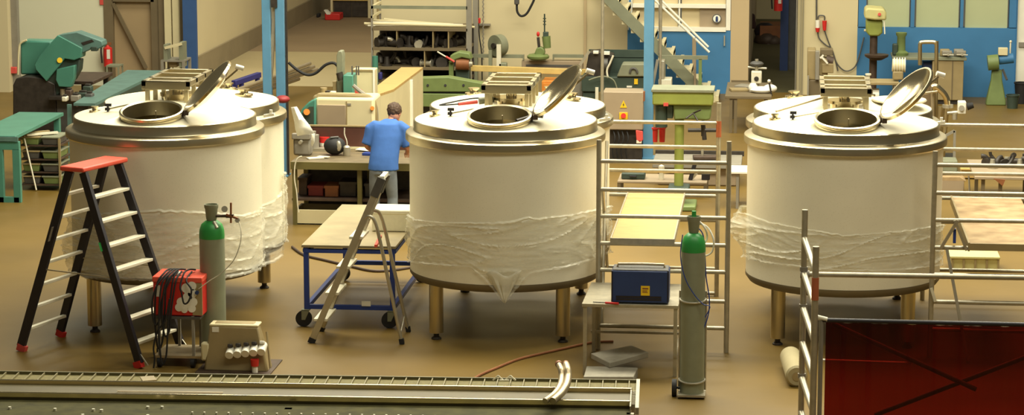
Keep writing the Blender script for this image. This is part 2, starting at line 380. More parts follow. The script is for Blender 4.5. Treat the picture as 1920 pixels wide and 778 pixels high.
# plugs on cream wall
t=T('wall_socket','white and red industrial socket on the cream wall with its cable hanging','socket',P(1533,60,WY-.1))
part(t,'socket_body',MB().cyl(P(1533,38,WY-.08),P(1533,52,WY-.08),.04),'white'); part(t,'plug',MB().cyl(P(1533,52,WY-.08),P(1533,60,WY-.08),.045,.03),'red')
part(t,'cord',MB().tube(smoothpath([P(x,y,WY-.05) for x,y in ((1533,58),(1536,72),(1548,84),(1559,92),(1566,112),(1571,133))]),.013),'dgrey'); part(t,'conduit',MB().cyl(P(1531,-60,WY-.03),P(1531,38,WY-.03),.015),'dgrey')
t=T('wall_plug','red industrial plug on the cream wall right of the white socket','plug',P(1546,58,WY-.1))
part(t,'plug_body',MB().cyl(P(1546,39,WY-.08),P(1546,57,WY-.08),.045,.03),'red')
part(t,'cord',MB().tube(smoothpath([P(x,y,WY-.06) for x,y in ((1534,36),(1535,30),(1541,29),(1546,31),(1546,38))]),.013),'dgrey')
part(t,'lower_cord',MB().tube(smoothpath([P(x,y,WY-.07) for x,y in ((1546,57),(1552,75),(1560,95),(1570,120),(1585,133),(1600,128),(1609,112),(1620,70))]),.013),'dgrey')
# fire extinguishers
def exting(px,py,h,Y,lab):
    t=T('fire_extinguisher',lab,'fire extinguisher',P(px,py+h,Y)); s=1/(F/Y)
    c0=P(px,py+h,Y); c1=P(px,py+h*.2,Y); r=.085
    part(t,'cylinder',MB().lathe([(0,0),(r,0.01),(r,(c1-c0).z*.93),(r*.5,(c1-c0).z*1.0),(r*.3,(c1-c0).z*1.08),(0,(c1-c0).z*1.08)],c0,20),'red')
    z=c0.z+(c1-c0).z*1.08
    part(t,'valve',MB().box(c0.x-.05,c0.x+.07,c0.y-.02,c0.y+.02,z,z+.05),'rust')
    part(t,'hose',MB().tube(smoothpath([(c0.x-.04,c0.y,z+.02),(c0.x-.13,c0.y,z-.05),(c0.x-.12,c0.y,z-.35)]),.016),'rubber')
    part(t,'label_plate',MB().box(c0.x+.0,c0.x+.06,c0.y-r-.004,c0.y-r+.02,c0.z+.16,c0.z+.34),'white')
exting(203,78,47,WY-.15,'red fire extinguisher with white label on the wall beside the brown door')
exting(1459,-22,43,WY+3.2,'red fire extinguisher hanging inside the dark passage')
S('wall_sign',MB().pb(187,-12,193,9,WY-.03,.02),'pinkred','small red sign high on the pale wall left of the brown door','sign')
S('emergency_box',MB().pb(18,126,30,138,WY-1.1,.08),'pinkred','small red box on the grey post at the far left','switch box',bevel=.01)
# ================================================= TANKS
TD=1.3; TC=[G(318.5,602),G(948,615),G(1576.5,625)]
base=TC[1]; D0=(base-CAM).dot(FW); PM=F/D0
zz=lambda py:P(948,py,base.y).z
ZT,ZB,ZF1,ZF0,ZBOT=zz(222),zz(241),zz(243),zz(260),zz(505)
RB=178/PM; RF=185/PM; RU=170/PM
CONE=math.tan(R(9))
def L(x,y,z): return base+Vector((x,y,z))
def lobe_pts(r,d,n=48):
    a=math.asin(min(1,(d/2)/r)); out=[]
    for k in range(n+1):
        t=PI-a+(PI+2*a)*k/n if False else (a+PI*0)+0
    # front circle: angles from a (right side, above centre) clockwise through the front to the left
    for k in range(n+1):
        t=a-(PI+2*a)*k/n; out.append((r*math.cos(t),r*math.sin(t)))
    for k in range(1,n):
        t=PI+a-(PI+2*a)*k/n; out.append((r*math.cos(t),d+r*math.sin(t)))
    return out
tank=T('storage_tank','x','tank',base,'twin-lobed stainless tanks wrapped in white')
mb=MB(); o=lobe_pts(RB,TD); 
mb.rings([[L(x,y,z) for x,y in o] for z in (ZF0+.01,ZBOT+.02)],cap=False)
mb.rings([[L(x*.985,y*.985+.01,z) for x,y in o] for z in (ZF0+.01,ZBOT+.02)],cap=False)
part(tank,'shell',mb,'shell')
mb=MB()
for y in (0,TD): mb.lathe([(RB*1.003,ZBOT+.035),(RB*1.004,ZBOT),(RB*.97,ZBOT-.05),(RB*.6,ZBOT-.12),(0,ZBOT-.17)],L(0,y,0),64)
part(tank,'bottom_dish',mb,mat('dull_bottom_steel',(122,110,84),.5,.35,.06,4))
for i,y in enumerate((0,TD)):
    e=-.012*i
    mb=MB().lathe([(RU-.03,ZT-.012+e),(RU-.012,ZT+e),(RU-.002,ZT-.008+e),(RU,ZT-.03+e),(RU,ZB+.012+e),(RU+.006,ZB+e)],L(0,y,0),96)
    part(tank,'upper_band',mb,'steel')
    mb=MB().lathe([(RU-.01,ZB+.01+e),(RU+.025,ZF1-.002+e),(RF-.02,ZF1+e-.004),(RF-.004,ZF1-.016+e),(RF,ZF1-.035+e),(RF,ZF0+.012+e),(RF-.012,ZF0+e),(RB-.01,ZF0+e)],L(0,y,0),96)
    part(tank,'flange_ring',mb,'steel')
# decks, the front one with a real hole for the manhole
MR=54/PM; my=-.6; mz=ZT+(RU-.6)*CONE
tilt=Matrix.Translation(L(0,my,mz))@Matrix.Rotation(R(11),4,'X')
def deckmb(y,e):
    mb=MB(); mb.lathe([(RU-.012,ZT-.004+e),(RU-.05,ZT+.002+e),(RU*.5,ZT+RU*.5*CONE+e),(.12,ZT+(RU-.14)*CONE+e),(0,ZT+(RU-.1)*CONE+e),(0,ZT+(RU-.1)*CONE+e-.01),(RU-.02,ZT-.015+e)],L(0,y,0),96); return mb
dk=part(tank,'deck',deckmb(0,0),'deck')
cut=MB().cyl(tilt@Vector((0,0,-.4)),tilt@Vector((0,0,.4)),MR-.004,seg=48); co=mkmesh('cutter',cut,'deck',(0,0,0))
bo=dk.modifiers.new('b','BOOLEAN'); bo.object=co; bo.operation='DIFFERENCE'; bo.solver='EXACT'
bpy.context.view_layer.update(); dg=bpy.context.evaluated_depsgraph_get()
nm=bpy.data.meshes.new_from_object(dk.evaluated_get(dg)); dk.modifiers.clear(); dk.data=nm; bpy.data.objects.remove(co)
part(tank,'deck',deckmb(TD,-.012),'deck')
mb=MB(); pr=[(MR-.006,-.10),(MR-.006,.055),(MR+.012,.068),(MR+.03,.06),(MR+.03,.035),(MR+.016,.02),(MR+.016,-.10)]
mb.rings([[tilt@Vector((r*math.cos(2*PI*i/64),r*math.sin(2*PI*i/64),z)) for i in range(64)] for r,z in pr],cap=False)
part(tank,'manhole_neck',mb,'steel')
mb=MB(); mb.rings([[tilt@Vector((r*math.cos(2*PI*i/48),r*math.sin(2*PI*i/48),z)) for i in range(48)] for r,z in ((MR-.01,.0),(MR-.012,-.1),(MR*1.0,-.2),(MR*1.15,-1.0))],cap=False)
# inner floor of the tank
part(tank,'inner_floor',MB().cyl(L(0,0,ZBOT+.05),L(0,0,ZBOT+.06),RB-.05,seg=48),'inner')
bm2=MB().cyl(tilt@Vector((.02,.1,.02)),tilt@Vector((.02,.1,-.6)),.006); part(tank,'dip_rod',bm2,'steel')
# lid, standing open on its hinge
h=tilt@Vector((MR+.06,.03,.05)); a=Vector((.70,.0,.714)).normalized(); n=Vector((-a.z,-.23,a.x)).normalized(); b=n.cross(a).normalized()
LR=.36; lc=h+a*(LR+.0); mb=MB()
pr=[(0,.075),(.12,.072),(.22,.055),(.31,.02),(LR-.012,0),(LR,-.005),(LR,-.035),(LR-.02,-.035),(.30,-.0),(.22,.035),(.12,.052),(0,.055)]
mb.rings([[lc+a*(r*math.cos(2*PI*i/48)+0)+b*(r*math.sin(2*PI*i/48))-n*z for i in range(48)] for r,z in [(max(r,1e-3),z) for r,z in pr]],cap=False)
lid=part(tank,'manhole_lid',mb,'steel2')
tip=h+a*(2*LR+.0)
part(lid,'lid_knob',MB().cyl(tip-n*.05+a*.01,tip-n*.13+a*.05,.028,seg=14),'white')
part(lid,'closing_arm',MB().bar(tip-n*.09,h-n*.02-a*.02,.035,.02),'steel')
part(lid,'hinge',MB().bar(h+b*.09,h-b*.09,.05).bar(h,tilt@Vector((MR+.01,.03,.0)),.09,.04),'darkbrown')
# frame bridging the two lobes
fz=P(948,160,base.y+.05).z; fh=.095; fx=.275; ya,yb=.06,1.24
fr=part(tank,'bridge_frame',MB().box(*[v for v in (L(-fx,0,0).x,L(fx,0,0).x,L(0,ya,0).y,L(0,ya+.012,0).y,fz-fh,fz)])
   .box(L(-fx,0,0).x,L(fx,0,0).x,L(0,ya,0).y,L(0,ya+.07,0).y,fz-.012,fz)
   .box(L(-fx,0,0).x,L(fx,0,0).x,L(0,yb-.07,0).y,L(0,yb,0).y,fz-.06,fz)
   .box(L(-fx,0,0).x,L(-fx+.05,0,0).x,L(0,ya,0).y,L(0,yb,0).y,fz-.06,fz)
   .box(L(fx-.05,0,0).x,L(fx,0,0).x,L(0,ya,0).y,L(0,yb,0).y,fz-.06,fz)
   .box(L(-fx,0,0).x,L(fx,0,0).x,L(0,.36,0).y,L(0,.44,0).y,fz-.05,fz)
   .box(L(-fx,0,0).x,L(fx,0,0).x,L(0,.80,0).y,L(0,.86,0).y,fz-.05,fz),'steel',.003)
part(fr,'recessed_plate',MB().box(L(-fx+.04,0,0).x,L(fx-.04,0,0).x,L(0,.44,0).y,L(0,yb-.05,0).y,fz-.05,fz-.04),'steel'); part(fr,'front_plate',MB().box(L(-fx+.04,0,0).x,L(fx-.04,0,0).x,L(0,ya+.02,0).y,L(0,.38,0).y,fz-.03,fz-.02),'steel')
for x in (-fx+.06,fx-.05):
    for y in (ya+.03,.45,.84,yb-.04):
        part(fr,'leg',MB().box(L(x-.022,0,0).x,L(x+.022,0,0).x,L(0,y-.02,0).y,L(0,y+.02,0).y,ZT+.04,fz-.03),'steel')
part(tank,'agitator_mount',MB().cyl(L(0,.62,ZT+.02),L(0,.62,ZT+.13),.16,seg=28).cyl(L(0,.62,ZT+.13),L(0,.62,ZT+.16),.2,seg=28).cyl(L(0,.62,ZT+.16),L(0,.62,ZT+.24),.06),'steel2')
def nozzle(x,y,r,h):
    z=ZT+(RU-math.hypot(x,y if y<.7 else y-TD))*CONE
    nz=part(tank,'nozzle',MB().lathe([(r*2.1,-.01),(r*2.1,.008),(r*1.05,.014),(r,.02),(r,h),(r*1.35,h),(r*1.35,h+.015),(0,h+.015)],L(x,y,z),20),'steel2'); return nz
nozzle(-.76,-.12,.03,.04); nozzle(.62,.98+.3,.05,.05); nozzle(-.55,1.7,.05,.05); nozzle(.3,1.95,.04,.05)
z=ZT+(RU-.66)*CONE
part(tank,'clamp_knob',MB().bar(L(-.57,-.28,z+.0),L(-.57,-.28,z+.09),.02).bar(L(-.60,-.28,z+.075),L(-.53,-.28,z+.075),.03).bar(L(-.60,-.28,z+.03),L(-.55,-.28,z+.03),.03),'black')
part(tank,'clamp_rod',MB().cyl(L(-.56,-.28,z+.03),L(-.3,-.42,z+.1),.008),'steel')
part(tank,'lifting_lug',MB().bar(L(RU-.02,.62,ZB+.02),L(RU+.1,.62,ZB+.04),.05,.03).bar(L(RU+.06,.62,ZB+.02),L(RU+.06,.62,ZB+.09),.03,.03),'white')
for y in (0,TD):
    for sx in (-1,1):
        sy=-1 if y==0 else 1
        x=sx*.69; yy=y+sy*.62; k=math.hypot(.69,.62)
        lg=part(tank,'leg',MB().cyl(L(x,yy,.075),L(x,yy,ZBOT-.03),.078,seg=24),'steel')
        part(lg,'adjusting_foot',MB().cyl(L(x,yy,.03),L(x,yy,.08),.03,seg=14).lathe([(0,0),(.055,0),(.055,.015),(.03,.035),(0,.035)],L(x,yy,0),20),'dark')
    # inner seam strip
part(tank,'weld_seam',MB().box(L(-.004+.72,0,0).x,L(.72,0,0).x,L(0,-.67,0).y,L(0,-.66,0).y,ZBOT,ZF0),'shell')
tanks=[tank,dup(tank,TC[0]),dup(tank,TC[2])]
tank['label']='middle white-wrapped twin stainless tank between the man in blue and the scaffold'
tanks[1]['label']='leftmost white-wrapped twin stainless tank behind the black stepladder'
tanks[2]['label']='rightmost white-wrapped twin stainless tank behind the guard rail and red screen'
# films
def interp(keys,x):
    if x<=keys[0][0]: return keys[0][1:]
    for a,b in zip(keys,keys[1:]):
        if x<=b[0]:
            t=(x-a[0])/(b[0]-a[0]); return [u+(v-u)*t for u,v in zip(a[1:],b[1:])]
    return keys[-1][1:]
def film(tk,lobes,seed,bulge=None):
    mb=MB(); c0=tk.location
    for (dy,phis,keys) in lobes:
        c=c0+Vector((0,dy,0)); a0,a1=phis; N=int((a1-a0)*1.2); K=40; grid=[]
        ccx=proj(c+Vector((0,0,1.2)))[0]
        for i in range(N+1):
            ph=a0+(a1-a0)*i/N; d=Vector((math.sin(R(ph)-YAW),-math.cos(R(ph)-YAW),0))
            q=c+d*RB; px=proj(q+Vector((0,0,1)))[0]
            yt,ybm=interp(keys,px if abs(ph)<=90 else (keys[0][0] if ph<0 else keys[-1][0]))
            zt=zat(yt,q); zb=zat(ybm,q); col=[]
            for k in range(K+1):
                v=k/K; z=zt+(zb-zt)*v+.012*noise.noise(Vector((ph*.3,seed,v)))*1
                s=ph*RB*.0175
                w_=.25*noise.noise(Vector((s*.9,z*1.2,seed+2)))
                n1=noise.noise(Vector((s*.8+z*1.0,(z+w_)*6-s*1.1,seed))); n2=noise.noise(Vector((s*1.6,(z+w_)*13+s*2.2,seed+5)))
                r=RB+.012+(.7)*0+.024*max(0,1-abs(n1)*8)**2+.008*max(0,1-abs(n2)*7)**2+.01*(v*(1-v)*4)
                if v<.05 or v>.97: r+=.018
                if v<.02: r-=.02
                if bulge:
                    for (bp,bv,w,amp) in bulge: r+=amp*math.exp(-((ph-bp)/w)**2-((v-bv)/.35)**2)
                p=c+d*r; col.append(Vector((p.x,p.y,z)))
            grid.append(col)
        mb.rings(grid,close=False,cap=False)
    f=part(tk,'stretch_film',mb,'film'); return f
film(tanks[0],[(0,(-118,112),[(765,398,490),(780,410,494),(830,416,498),(885,416,502),(915,416,530),(946,414,570),(966,411,543),(990,404,516),(1000,408,512),(1060,402,502),(1122,390,484)]),
   (TD,(62,115),[(1100,392,482),(1145,385,474)])],1.0,[(-85,.3,14,.03)])
film(tanks[1],[(0,(-118,104),[(128,402,505),(160,410,521),(200,398,524),(300,392,526),(400,396,524),(450,402,516),(505,388,500)]),
   (TD,(48,122),[(480,386,500),(510,376,492),(530,352,478),(552,322,454)])],7.0,[(-76,.55,16,.10),(40,.4,22,.035)])
film(tanks[2],[(0,(-118,118),[(1385,384,470),(1400,398,482),(1440,414,494),(1500,426,500),(1560,436,506),(1580,440,508),(1640,436,508),(1700,430,506),(1760,420,498)]),
   (TD,(60,118),[(1740,415,485),(1765,410,480)])],13.0,[(-84,.35,13,.17)])
def zfront(px,py):
    r=ray(px,py); c=TC[1]; k=(RB+.03)
    # point on the front of the middle tank's lobe
    A=r.x**2+r.y**2; B=2*(r.x*(CAM.x-c.x)+r.y*(CAM.y-c.y)); Cq=(CAM.x-c.x)**2+(CAM.y-c.y)**2-k*k
    t=(-B-math.sqrt(B*B-4*A*Cq))/(2*A); return CAM+r*t
mb=MB(); rows=[]
for i in range(9):
    v=i/8; ya_=512+56*v; xa_=912+34*v; xb_=978-30*v
    rows.append([zfront(xa_+(xb_-xa_)*u/8, min(ya_-(6*(1-v))*math.sin(u),569))+Vector((0,-.02*abs(math.sin(u*1.3+v)),0)) for u in range(9)])
mb.rings(rows,close=False,cap=False)
ft=part(tanks[0],'film_corner',mb,'film2'); ft.modifiers.new('s','SOLIDIFY').thickness=.004
# things lying on the tanks
def deckz(x,y): return ZT+(RU-math.hypot(x,y))*CONE
x,y=.27,-.2; 
hm=T('rubber_mallet','black mallet lying on the middle tank deck beside the open manhole','mallet',TC[1]+Vector((.3,-.66,deckz(.3,.66))))
z=deckz(.3,-.66)+.03
part(hm,'mallet_head',MB().cyl(TC[1]+Vector((.32,-.5,deckz(.32,-.5)+.06)),TC[1]+Vector((.46,-.52,deckz(.46,-.52)+.065)),.035,seg=16),'dgrey')
part(hm,'handle',MB().cyl(TC[1]+Vector((.37,-.5,deckz(.37,-.5)+.05)),TC[1]+Vector((.2,-.78,deckz(.3,-.7)+.05)),.014,seg=10),'black')
p=TC[1]+Vector((-.35,.5,deckz(-.35,.5)+.02))
t=T('hand_grinder','grey and red hand grinder lying on the middle tank deck left of the bridge frame','power tool',p)
part(t,'tool_body',MB().cyl(p+Vector((0,0,.04)),p+Vector((.16,.05,.05)),.04,.03,14),'greygreen'); part(t,'handle',MB().cyl(p+Vector((-.02,0,.03)),p+Vector((-.22,-.1,.015)),.022,.018,12),'pinkred')
part(t,'cord',MB().tube(smoothpath([p+Vector(v) for v in ((-.22,-.1,.015),(-.4,-.1,-.0),(-.42,.1,-.015),(-.1,.2,.04),(.1,.28,.03))]),.008),'rubber')
p=TC[2]+Vector((.62,TD-.15,ZT+.085))
t=T('round_cover','flat round pale cover lying on the rear lobe of the right tank','cover',p)
part(t,'disc',MB().lathe([(0,0),(.3,0),(.31,.012),(.3,.025),(0,.03)],p,36),'deck'); part(t,'handle',MB().cyl(p+Vector((-.1,-.1,.05)),p+Vector((.42,-.05,.12)),.012),'rodst')
p=TC[2]+Vector((-.55,.35,deckz(-.55,.35)))
S('steel_rod',MB().cyl(p+Vector((-.2,.0,.0)),p+Vector((.35,.55,.1)),.012),'rodst','thin steel rod lying across the left side of the right tank deck','rod')
S('upright_pole',MB().cyl(G(424,200),Vector((G(424,200).x,G(424,200).y,zat(136,G(424,200)))),.02),'cream','thin pale upright pole rising behind the left tank lid','pole')
# white sheet hanging off the left tank pair
pts=[]
q0=P(546,201,TC[0].y+.9); q1=P(556,200,TC[0].y+.9)
mb=MB(); rows=[((546,201),(556,200)),((549,215),(562,210)),((552,228),(570,222)),((554,242),(580,234)),((558,255),(590,250)),]
mb.rings([[P(a[0],a[1],TC[0].y+.9+.05*math.sin(i)),P((a[0]+b[0])/2,(a[1]+b[1])/2,TC[0].y+.85+.05*math.sin(i)),P(b[0],b[1],TC[0].y+.9+.08*math.sin(i+1))] for i,(a,b) in enumerate(rows)],close=False,cap=False)
mb.rings([[P(584,250,TC[0].y+.95),P(590,250,TC[0].y+.95)],[P(584,262,TC[0].y+.97),P(590,266,TC[0].y+.97)],[P(583,272,TC[0].y+.95),P(586,275,TC[0].y+.95)]],close=False,cap=False)
o=S('plastic_sheet',mb,'paper','white curved plastic sheet hanging off the right rim of the left tank','sheet'); o.modifiers.new('s','SOLIDIFY').thickness=.004
# ================================================= FOREGROUND
# ---- black stepladder
def lad_pt(foot,top,t): return foot+(top-foot)*t
NL,FL,NR,FR=G(40,658),G(113,631),G(262,690),G(341,661)
cm=(NL+FL+NR+FR)/4; hz=zat(314,cm)
TNL=P(157,320,NR.y*.5+NL.y*.5); 
t_near=((NL+NR)/2); t_far=((FL+FR)/2)
ax=(NR-NL).normalized(); 
tl=lambda base,s: Vector((base.x,base.y,hz))+ax*s+ (Vector((t_far.x-t_near.x,t_far.y-t_near.y,0)).normalized()*(.06 if base is t_near else -.06))
TL=[tl(t_near,-.1),tl(t_far,-.1),tl(t_near,.08),tl(t_far,.08)]
ld=T('stepladder','tall black double-sided stepladder with a red top cap in front of the left tank','ladder',cm)
feet=[NL,FL,NR,FR]
for i,(f,tp) in enumerate(zip(feet,TL)):
    rl=part(ld,'rail',MB().bar(f+Vector((0,0,.05)),tp,.045,.095),'black',.004)
    part(rl,'foot',MB().bar(f,f+(tp-f)*.035,.055,.105),'red' if i>0 else 'pinkred')
side=(FR-NR).normalized()
for k in range(7):
    t=(k+1)/8.05
    a,b=NR.lerp(TL[2],t),FR.lerp(TL[3],t)
    ang=math.atan2((b-a).y,(b-a).x); m=(a+b)/2
    part(ld,'tread',MB().obox(m,(b-a).length-.03,.10,.03,rz=ang),'tread',.004)
    a,b=NL.lerp(TL[0],t),FL.lerp(TL[1],t); m=(a+b)/2
    part(ld,'rung',MB().obox(m,(b-a).length-.03,.05,.03,rz=math.atan2((b-a).y,(b-a).x)),'tread' if k!=3 else 'tread',.004)
cc=sum(TL,Vector())/4; ang=math.atan2(side.y,side.x)
part(ld,'top_cap',MB().obox(cc+Vector((0,0,.035)),(TL[3]-TL[2]).length+.16,.30,.05,rz=ang),'redcap',.015)
for a,b in ((0,2),(1,3)): part(ld,'spreader',MB().bar(feet[a].lerp(TL[a],.46),feet[b].lerp(TL[b],.46),.012),'alu')
part(ld,'rail_sticker',MB().bar(NL.lerp(TL[0],.62)+Vector((-.01,-.052,0)),NL.lerp(TL[0],.70)+Vector((-.01,-.052,0)),.035,.004),'grey')
part(ld,'green_sticker',MB().bar(NR.lerp(TL[2],.60)+Vector((-.03,-.052,0)),NR.lerp(TL[2],.645)+Vector((-.03,-.052,0)),.03,.004),'green')
for rr in ((NR,TL[2]),(FR,TL[3])): part(ld,'stabiliser',MB().bar(rr[0].lerp(rr[1],.13),rr[0].lerp(rr[1],.02)+ax*.12,.012),'alu')
# ---- gas cylinders
def cylinder(g,r,ysh,ycap,lab):
    zs=zat(ysh,g); zc=zat(ycap,g)
    t=T('gas_cylinder',lab,'gas cylinder',g)
    part(t,'body',MB().lathe([(0,.0),(r*.8,0),(r*.97,.02),(r,.06),(r,zs-.09),(0,zs-.09)],g,40),'cyl')
    part(t,'green_shoulder',MB().lathe([(r+.001,zs-.1),(r+.001,zs-.06),(r*.97,zs-.01),(r*.82,zs+.045),(r*.5,zs+.08),(r*.3,zs+.085),(0,zs+.085)],g,40),'green')
    part(t,'valve_guard',MB().lathe([(r*.36,zs+.08),(r*.42,zs+.1),(r*.5,zc-.05),(r*.56,zc-.03),(r*.56,zc),(r*.5,zc),(r*.46,zc-.05),(r*.3,zs+.1)],g,28),'greygreen')
    return t,zs,zc
g1=G(402,675); pm=F/((g1-CAM).dot(FW)); r1=23.5/pm
t,zs,zc=cylinder(g1,r1,428,383,'grey gas cylinder with green shoulder and gauges, standing by the red welder')
reg=part(t,'regulator',MB().cyl(P(405,405,g1.y-.02),P(424,405,g1.y-.02),.015).bar(P(424,405,g1.y-.02),P(438,405,g1.y-.02),.035),'darkbrown')
part(reg,'gauge',MB().cyl(P(421,392,g1.y-.04),P(421,392,g1.y+.0),.033,seg=18),'alu'); part(reg,'gauge',MB().cyl(P(445,413,g1.y-.04),P(445,413,g1.y+.0),.026,seg=18),'alu')
part(reg,'spindle',MB().cyl(P(433,380,g1.y-.02),P(433,418,g1.y-.02),.011).bar(P(424,402,g1.y-.03),P(446,410,g1.y-.03),.02),'rust')
part(t,'gas_hose',MB().tube(smoothpath([P(x,y,g1.y-.03-.35*k/6) for k,(x,y) in enumerate(((447,414),(452,432),(450,458),(438,488),(415,512),(392,527),(372,542)))]),.005),'galv')
part(t,'white_valve_cap',MB().cyl(P(401,416,g1.y-.06),P(407,428,g1.y-.09),.02),'alu')
g2=G(1297,742); pm2=F/((g2-CAM).dot(FW)); r2=22.5/pm2
t,zs,zc=cylinder(g2,r2,452,405,'grey gas cylinder with green shoulder on a trolley at the blue welder table')
t.location.z=0
part(t,'valve',MB().cyl(g2+Vector((0,0,zc-.04)),g2+Vector((0,0,zc+.05)),.022,seg=12),'green')
tr=T('cylinder_trolley','low steel cylinder trolley carrying the gas cylinder beside the blue welder','trolley',g2)
part(tr,'base_plate',MB().obox(g2+Vector((0,0,.03)),.27,.3,.02),'galv'); part(tr,'axle',MB().cyl(g2+Vector((-.17,.02,.075)),g2+Vector((.1,.02,.075)),.012),'dark')
for x in (-.17,): part(tr,'wheel',MB().cyl(g2+Vector((x-.025,-.02,.085)),g2+Vector((x+.02,-.02,.085)),.085,seg=24),'rubber')
part(tr,'frame_post',MB().cyl(g2+Vector((-.128,.05,.05)),g2+Vector((-.128,.06,1.05)),.011),'galv'); part(tr,'frame_post',MB().cyl(g2+Vector((.128,.06,.05)),g2+Vector((.128,.06,1.05)),.011),'galv')
for zc_ in (.98,.17):
    part(tr,'chain',MB().tube([g2+Vector((math.cos(a)*(r2+.01),math.sin(a)*(r2+.01),zc_-.015*abs(math.sin(a)))) for a in [R(x) for x in range(-200,30,12)]],.009,seg=6),'alu')
hs=T('coiled_hose','white hose coiled around the valve of the right gas cylinder','hose',g2+Vector((.05,0,1.6)))
part(hs,'coil',MB().tube(smoothpath([P(x,y,g2.y+.02*(i%3)) for i,(x,y) in enumerate(((1300,432),(1312,420),(1328,428),(1338,450),(1335,472),(1320,480),(1308,474),(1316,462),(1326,446),(1322,428),(1310,415),(1300,420)))]),.009),'white')
part(hs,'blue_lead',MB().tube(smoothpath([P(x,y,g2.y-.02*(i>5)) for i,(x,y) in enumerate(((1306,425),(1318,440),(1322,480),(1324,520),(1330,560),(1328,590),(1319,618)))]),.006),'dblue')
part(hs,'blue_loop',MB().tube(smoothpath([P(x,y,g2.y-.14) for x,y in ((1280,440),(1276,480),(1284,520),(1300,550),(1318,570),(1331,575),(1322,595))]),.005),'dblue')
# ---- red welder on trolley
gw=G(330,686); YW=gw.y-.05
wt=T('welder_trolley','low steel trolley with castors carrying the red welder beside the stepladder','trolley',G(330,686))
zb=P(330,592,YW).z
for x,y,yb in ((298,0,668),(362,0,688),(336,.45,656),(376,.45,656)):
    p=P(x,600,YW+y); part(wt,'post',MB().box(p.x-.014,p.x+.014,p.y-.014,p.y+.014,.1,zb),'grey')
pA=P(292,600,YW);pB=P(376,600,YW)
part(wt,'shelf',MB().box(pA.x,pB.x,YW-.02,YW+.5,zb-.03,zb-.005),'dgrey'); part(wt,'bottom_tray',MB().box(pA.x-.02,pB.x+.0,YW-.02,YW+.5,.1,.125),'rodst')
for x,y in ((300,0),(362,0),(300,.42),(366,.42)):
    p=P(x,680,YW+y); cs=part(wt,'castor',MB().cyl((p.x-.02,p.y,.05),(p.x+.02,p.y,.05),.05,seg=20),'rubber'); part(cs,'fork',MB().box(p.x-.03,p.x+.03,p.y-.02,p.y+.02,.06,.1),'dark')
we=T('welding_machine','red and white welding machine draped with black cables on its trolley','welding machine',(pA.x,YW,zb))
p0=P(288,590,YW); p1=P(378,521,YW)
bx=(p0.x,p1.x,YW,YW+.42,zb,zb+(p1.z-p0.z))
part(we,'casing',MB().box(*bx),'red',.012); part(we,'front_panel',MB().box(p1.x-.1,p1.x+.002,YW-.006,YW+.01,zb+.01,bx[5]-.05),'beige')
part(we,'top_cover',MB().box(bx[0]-.006,bx[1]+.006,YW-.008,YW+.428,bx[5]-.05,bx[5]+.01),'redcap',.01)
mb=MB(); 
for x,y,r in ((336,576,8),(340,566,9),(352,556,9),(350,540,10),(360,536,9),(361,550,9),(362,566,9),(360,578,8),(346,580,7),(353,568,10)):
    q=P(x,y,YW); mb.cyl((q.x,YW-.009-r*.0002,q.z),(q.x,YW+.0,q.z),r/190,seg=20)
part(we,'white_cloud_logo',mb,'white')
part(we,'panel_mark',MB().pb(292,535,300,556,YW-.006,.01),'white'); part(we,'gas_socket',MB().cyl((P(370,548,YW).x,YW-.03,P(370,548,YW).z),(P(370,548,YW).x,YW,P(370,548,YW).z),.02),'navy')
cab=T('cable_coil','black welding cables looped over the red welding machine','cable',(bx[0],YW,bx[5]))
zt=bx[5]+.03
for k,(xa,xb,dz,yy) in enumerate(((308,292,.75,-.02),(314,288,.5,-.04),(320,300,.9,-.05),(326,306,.62,-.03),(345,343,.28,-.02))):
    a=P(xa,515,YW); b=P(xb,515,YW)
    pts=[(a.x+.05,YW+.3,zt),(a.x+.02,YW+.15,zt+.03),(a.x,YW+.0,zt+.02),((a.x+b.x)/2-.02,YW-.05+yy,zt-.1),(b.x,YW-.06+yy,zt-dz*.6),(b.x+.02,YW-.05+yy,zt-dz),(b.x+.07,YW-.05+yy,zt-dz*.92),(b.x+.1,YW-.04+yy,zt-dz*.5),(a.x+.03,YW-.03,zt-.05),(a.x+.06,YW+.1,zt+.02)]
    part(cab,'cable_loop',MB().tube(smoothpath(pts),.0095),'rubber')
part(cab,'white_plug',MB().ball(P(332,513,YW+.1),.05,.04,.03),'white')
part(cab,'hanging_end',MB().tube(smoothpath([P(x,y,YW-.1) for x,y in ((318,560),(310,600),(296,620),(288,650),(290,672),(288,690))]),.009),'rubber')
# ---- power distribution box
YX=G(440,695).y
bxn=T('power_distribution_box','beige power distribution box with white sockets on the floor by the gas cylinder','power box',G(440,695))
z1=P(430,612,YX).z
def P3(px,py,Y): return P(px,py,Y)
a,b=P(392,612,YX),P(484,612,YX); c,d=P(384,692,YX),P(504,692,YX); dp=.22
v=[(c.x,YX-.05,0),(d.x,YX-.05,0),(d.x,YX+dp,0),(c.x,YX+dp,0),(a.x,YX,z1),(b.x,YX,z1),(b.x-.02,YX+dp-.03,z1),(a.x+.02,YX+dp-.03,z1)]
body=part(bxn,'casing',MB().hexa(v),'beige',.02)
part(bxn,'top_lid',MB().box(a.x+.0,b.x-.0,YX+.0,YX+dp-.03,z1-.005,z1+.02),'cream',.01); part(bxn,'lid_recess',MB().box(a.x+.05,b.x-.05,YX+.04,YX+dp-.07,z1+.012,z1+.026),'beige',.01)
for k in range(5):
    x=432+k*15; y=660-k*1.5; q=P(x,y,YX-.04); sk=part(bxn,'socket',MB().cyl((q.x,YX+.02,q.z+.03),(q.x,YX-.11,q.z-.02),.042,seg=20),'white')
    part(sk,'socket_flap',MB().obox((q.x,YX-.02,q.z+.055),.05,.1,.03,rx=R(-25)),'dark' if k<4 else 'white',.006)
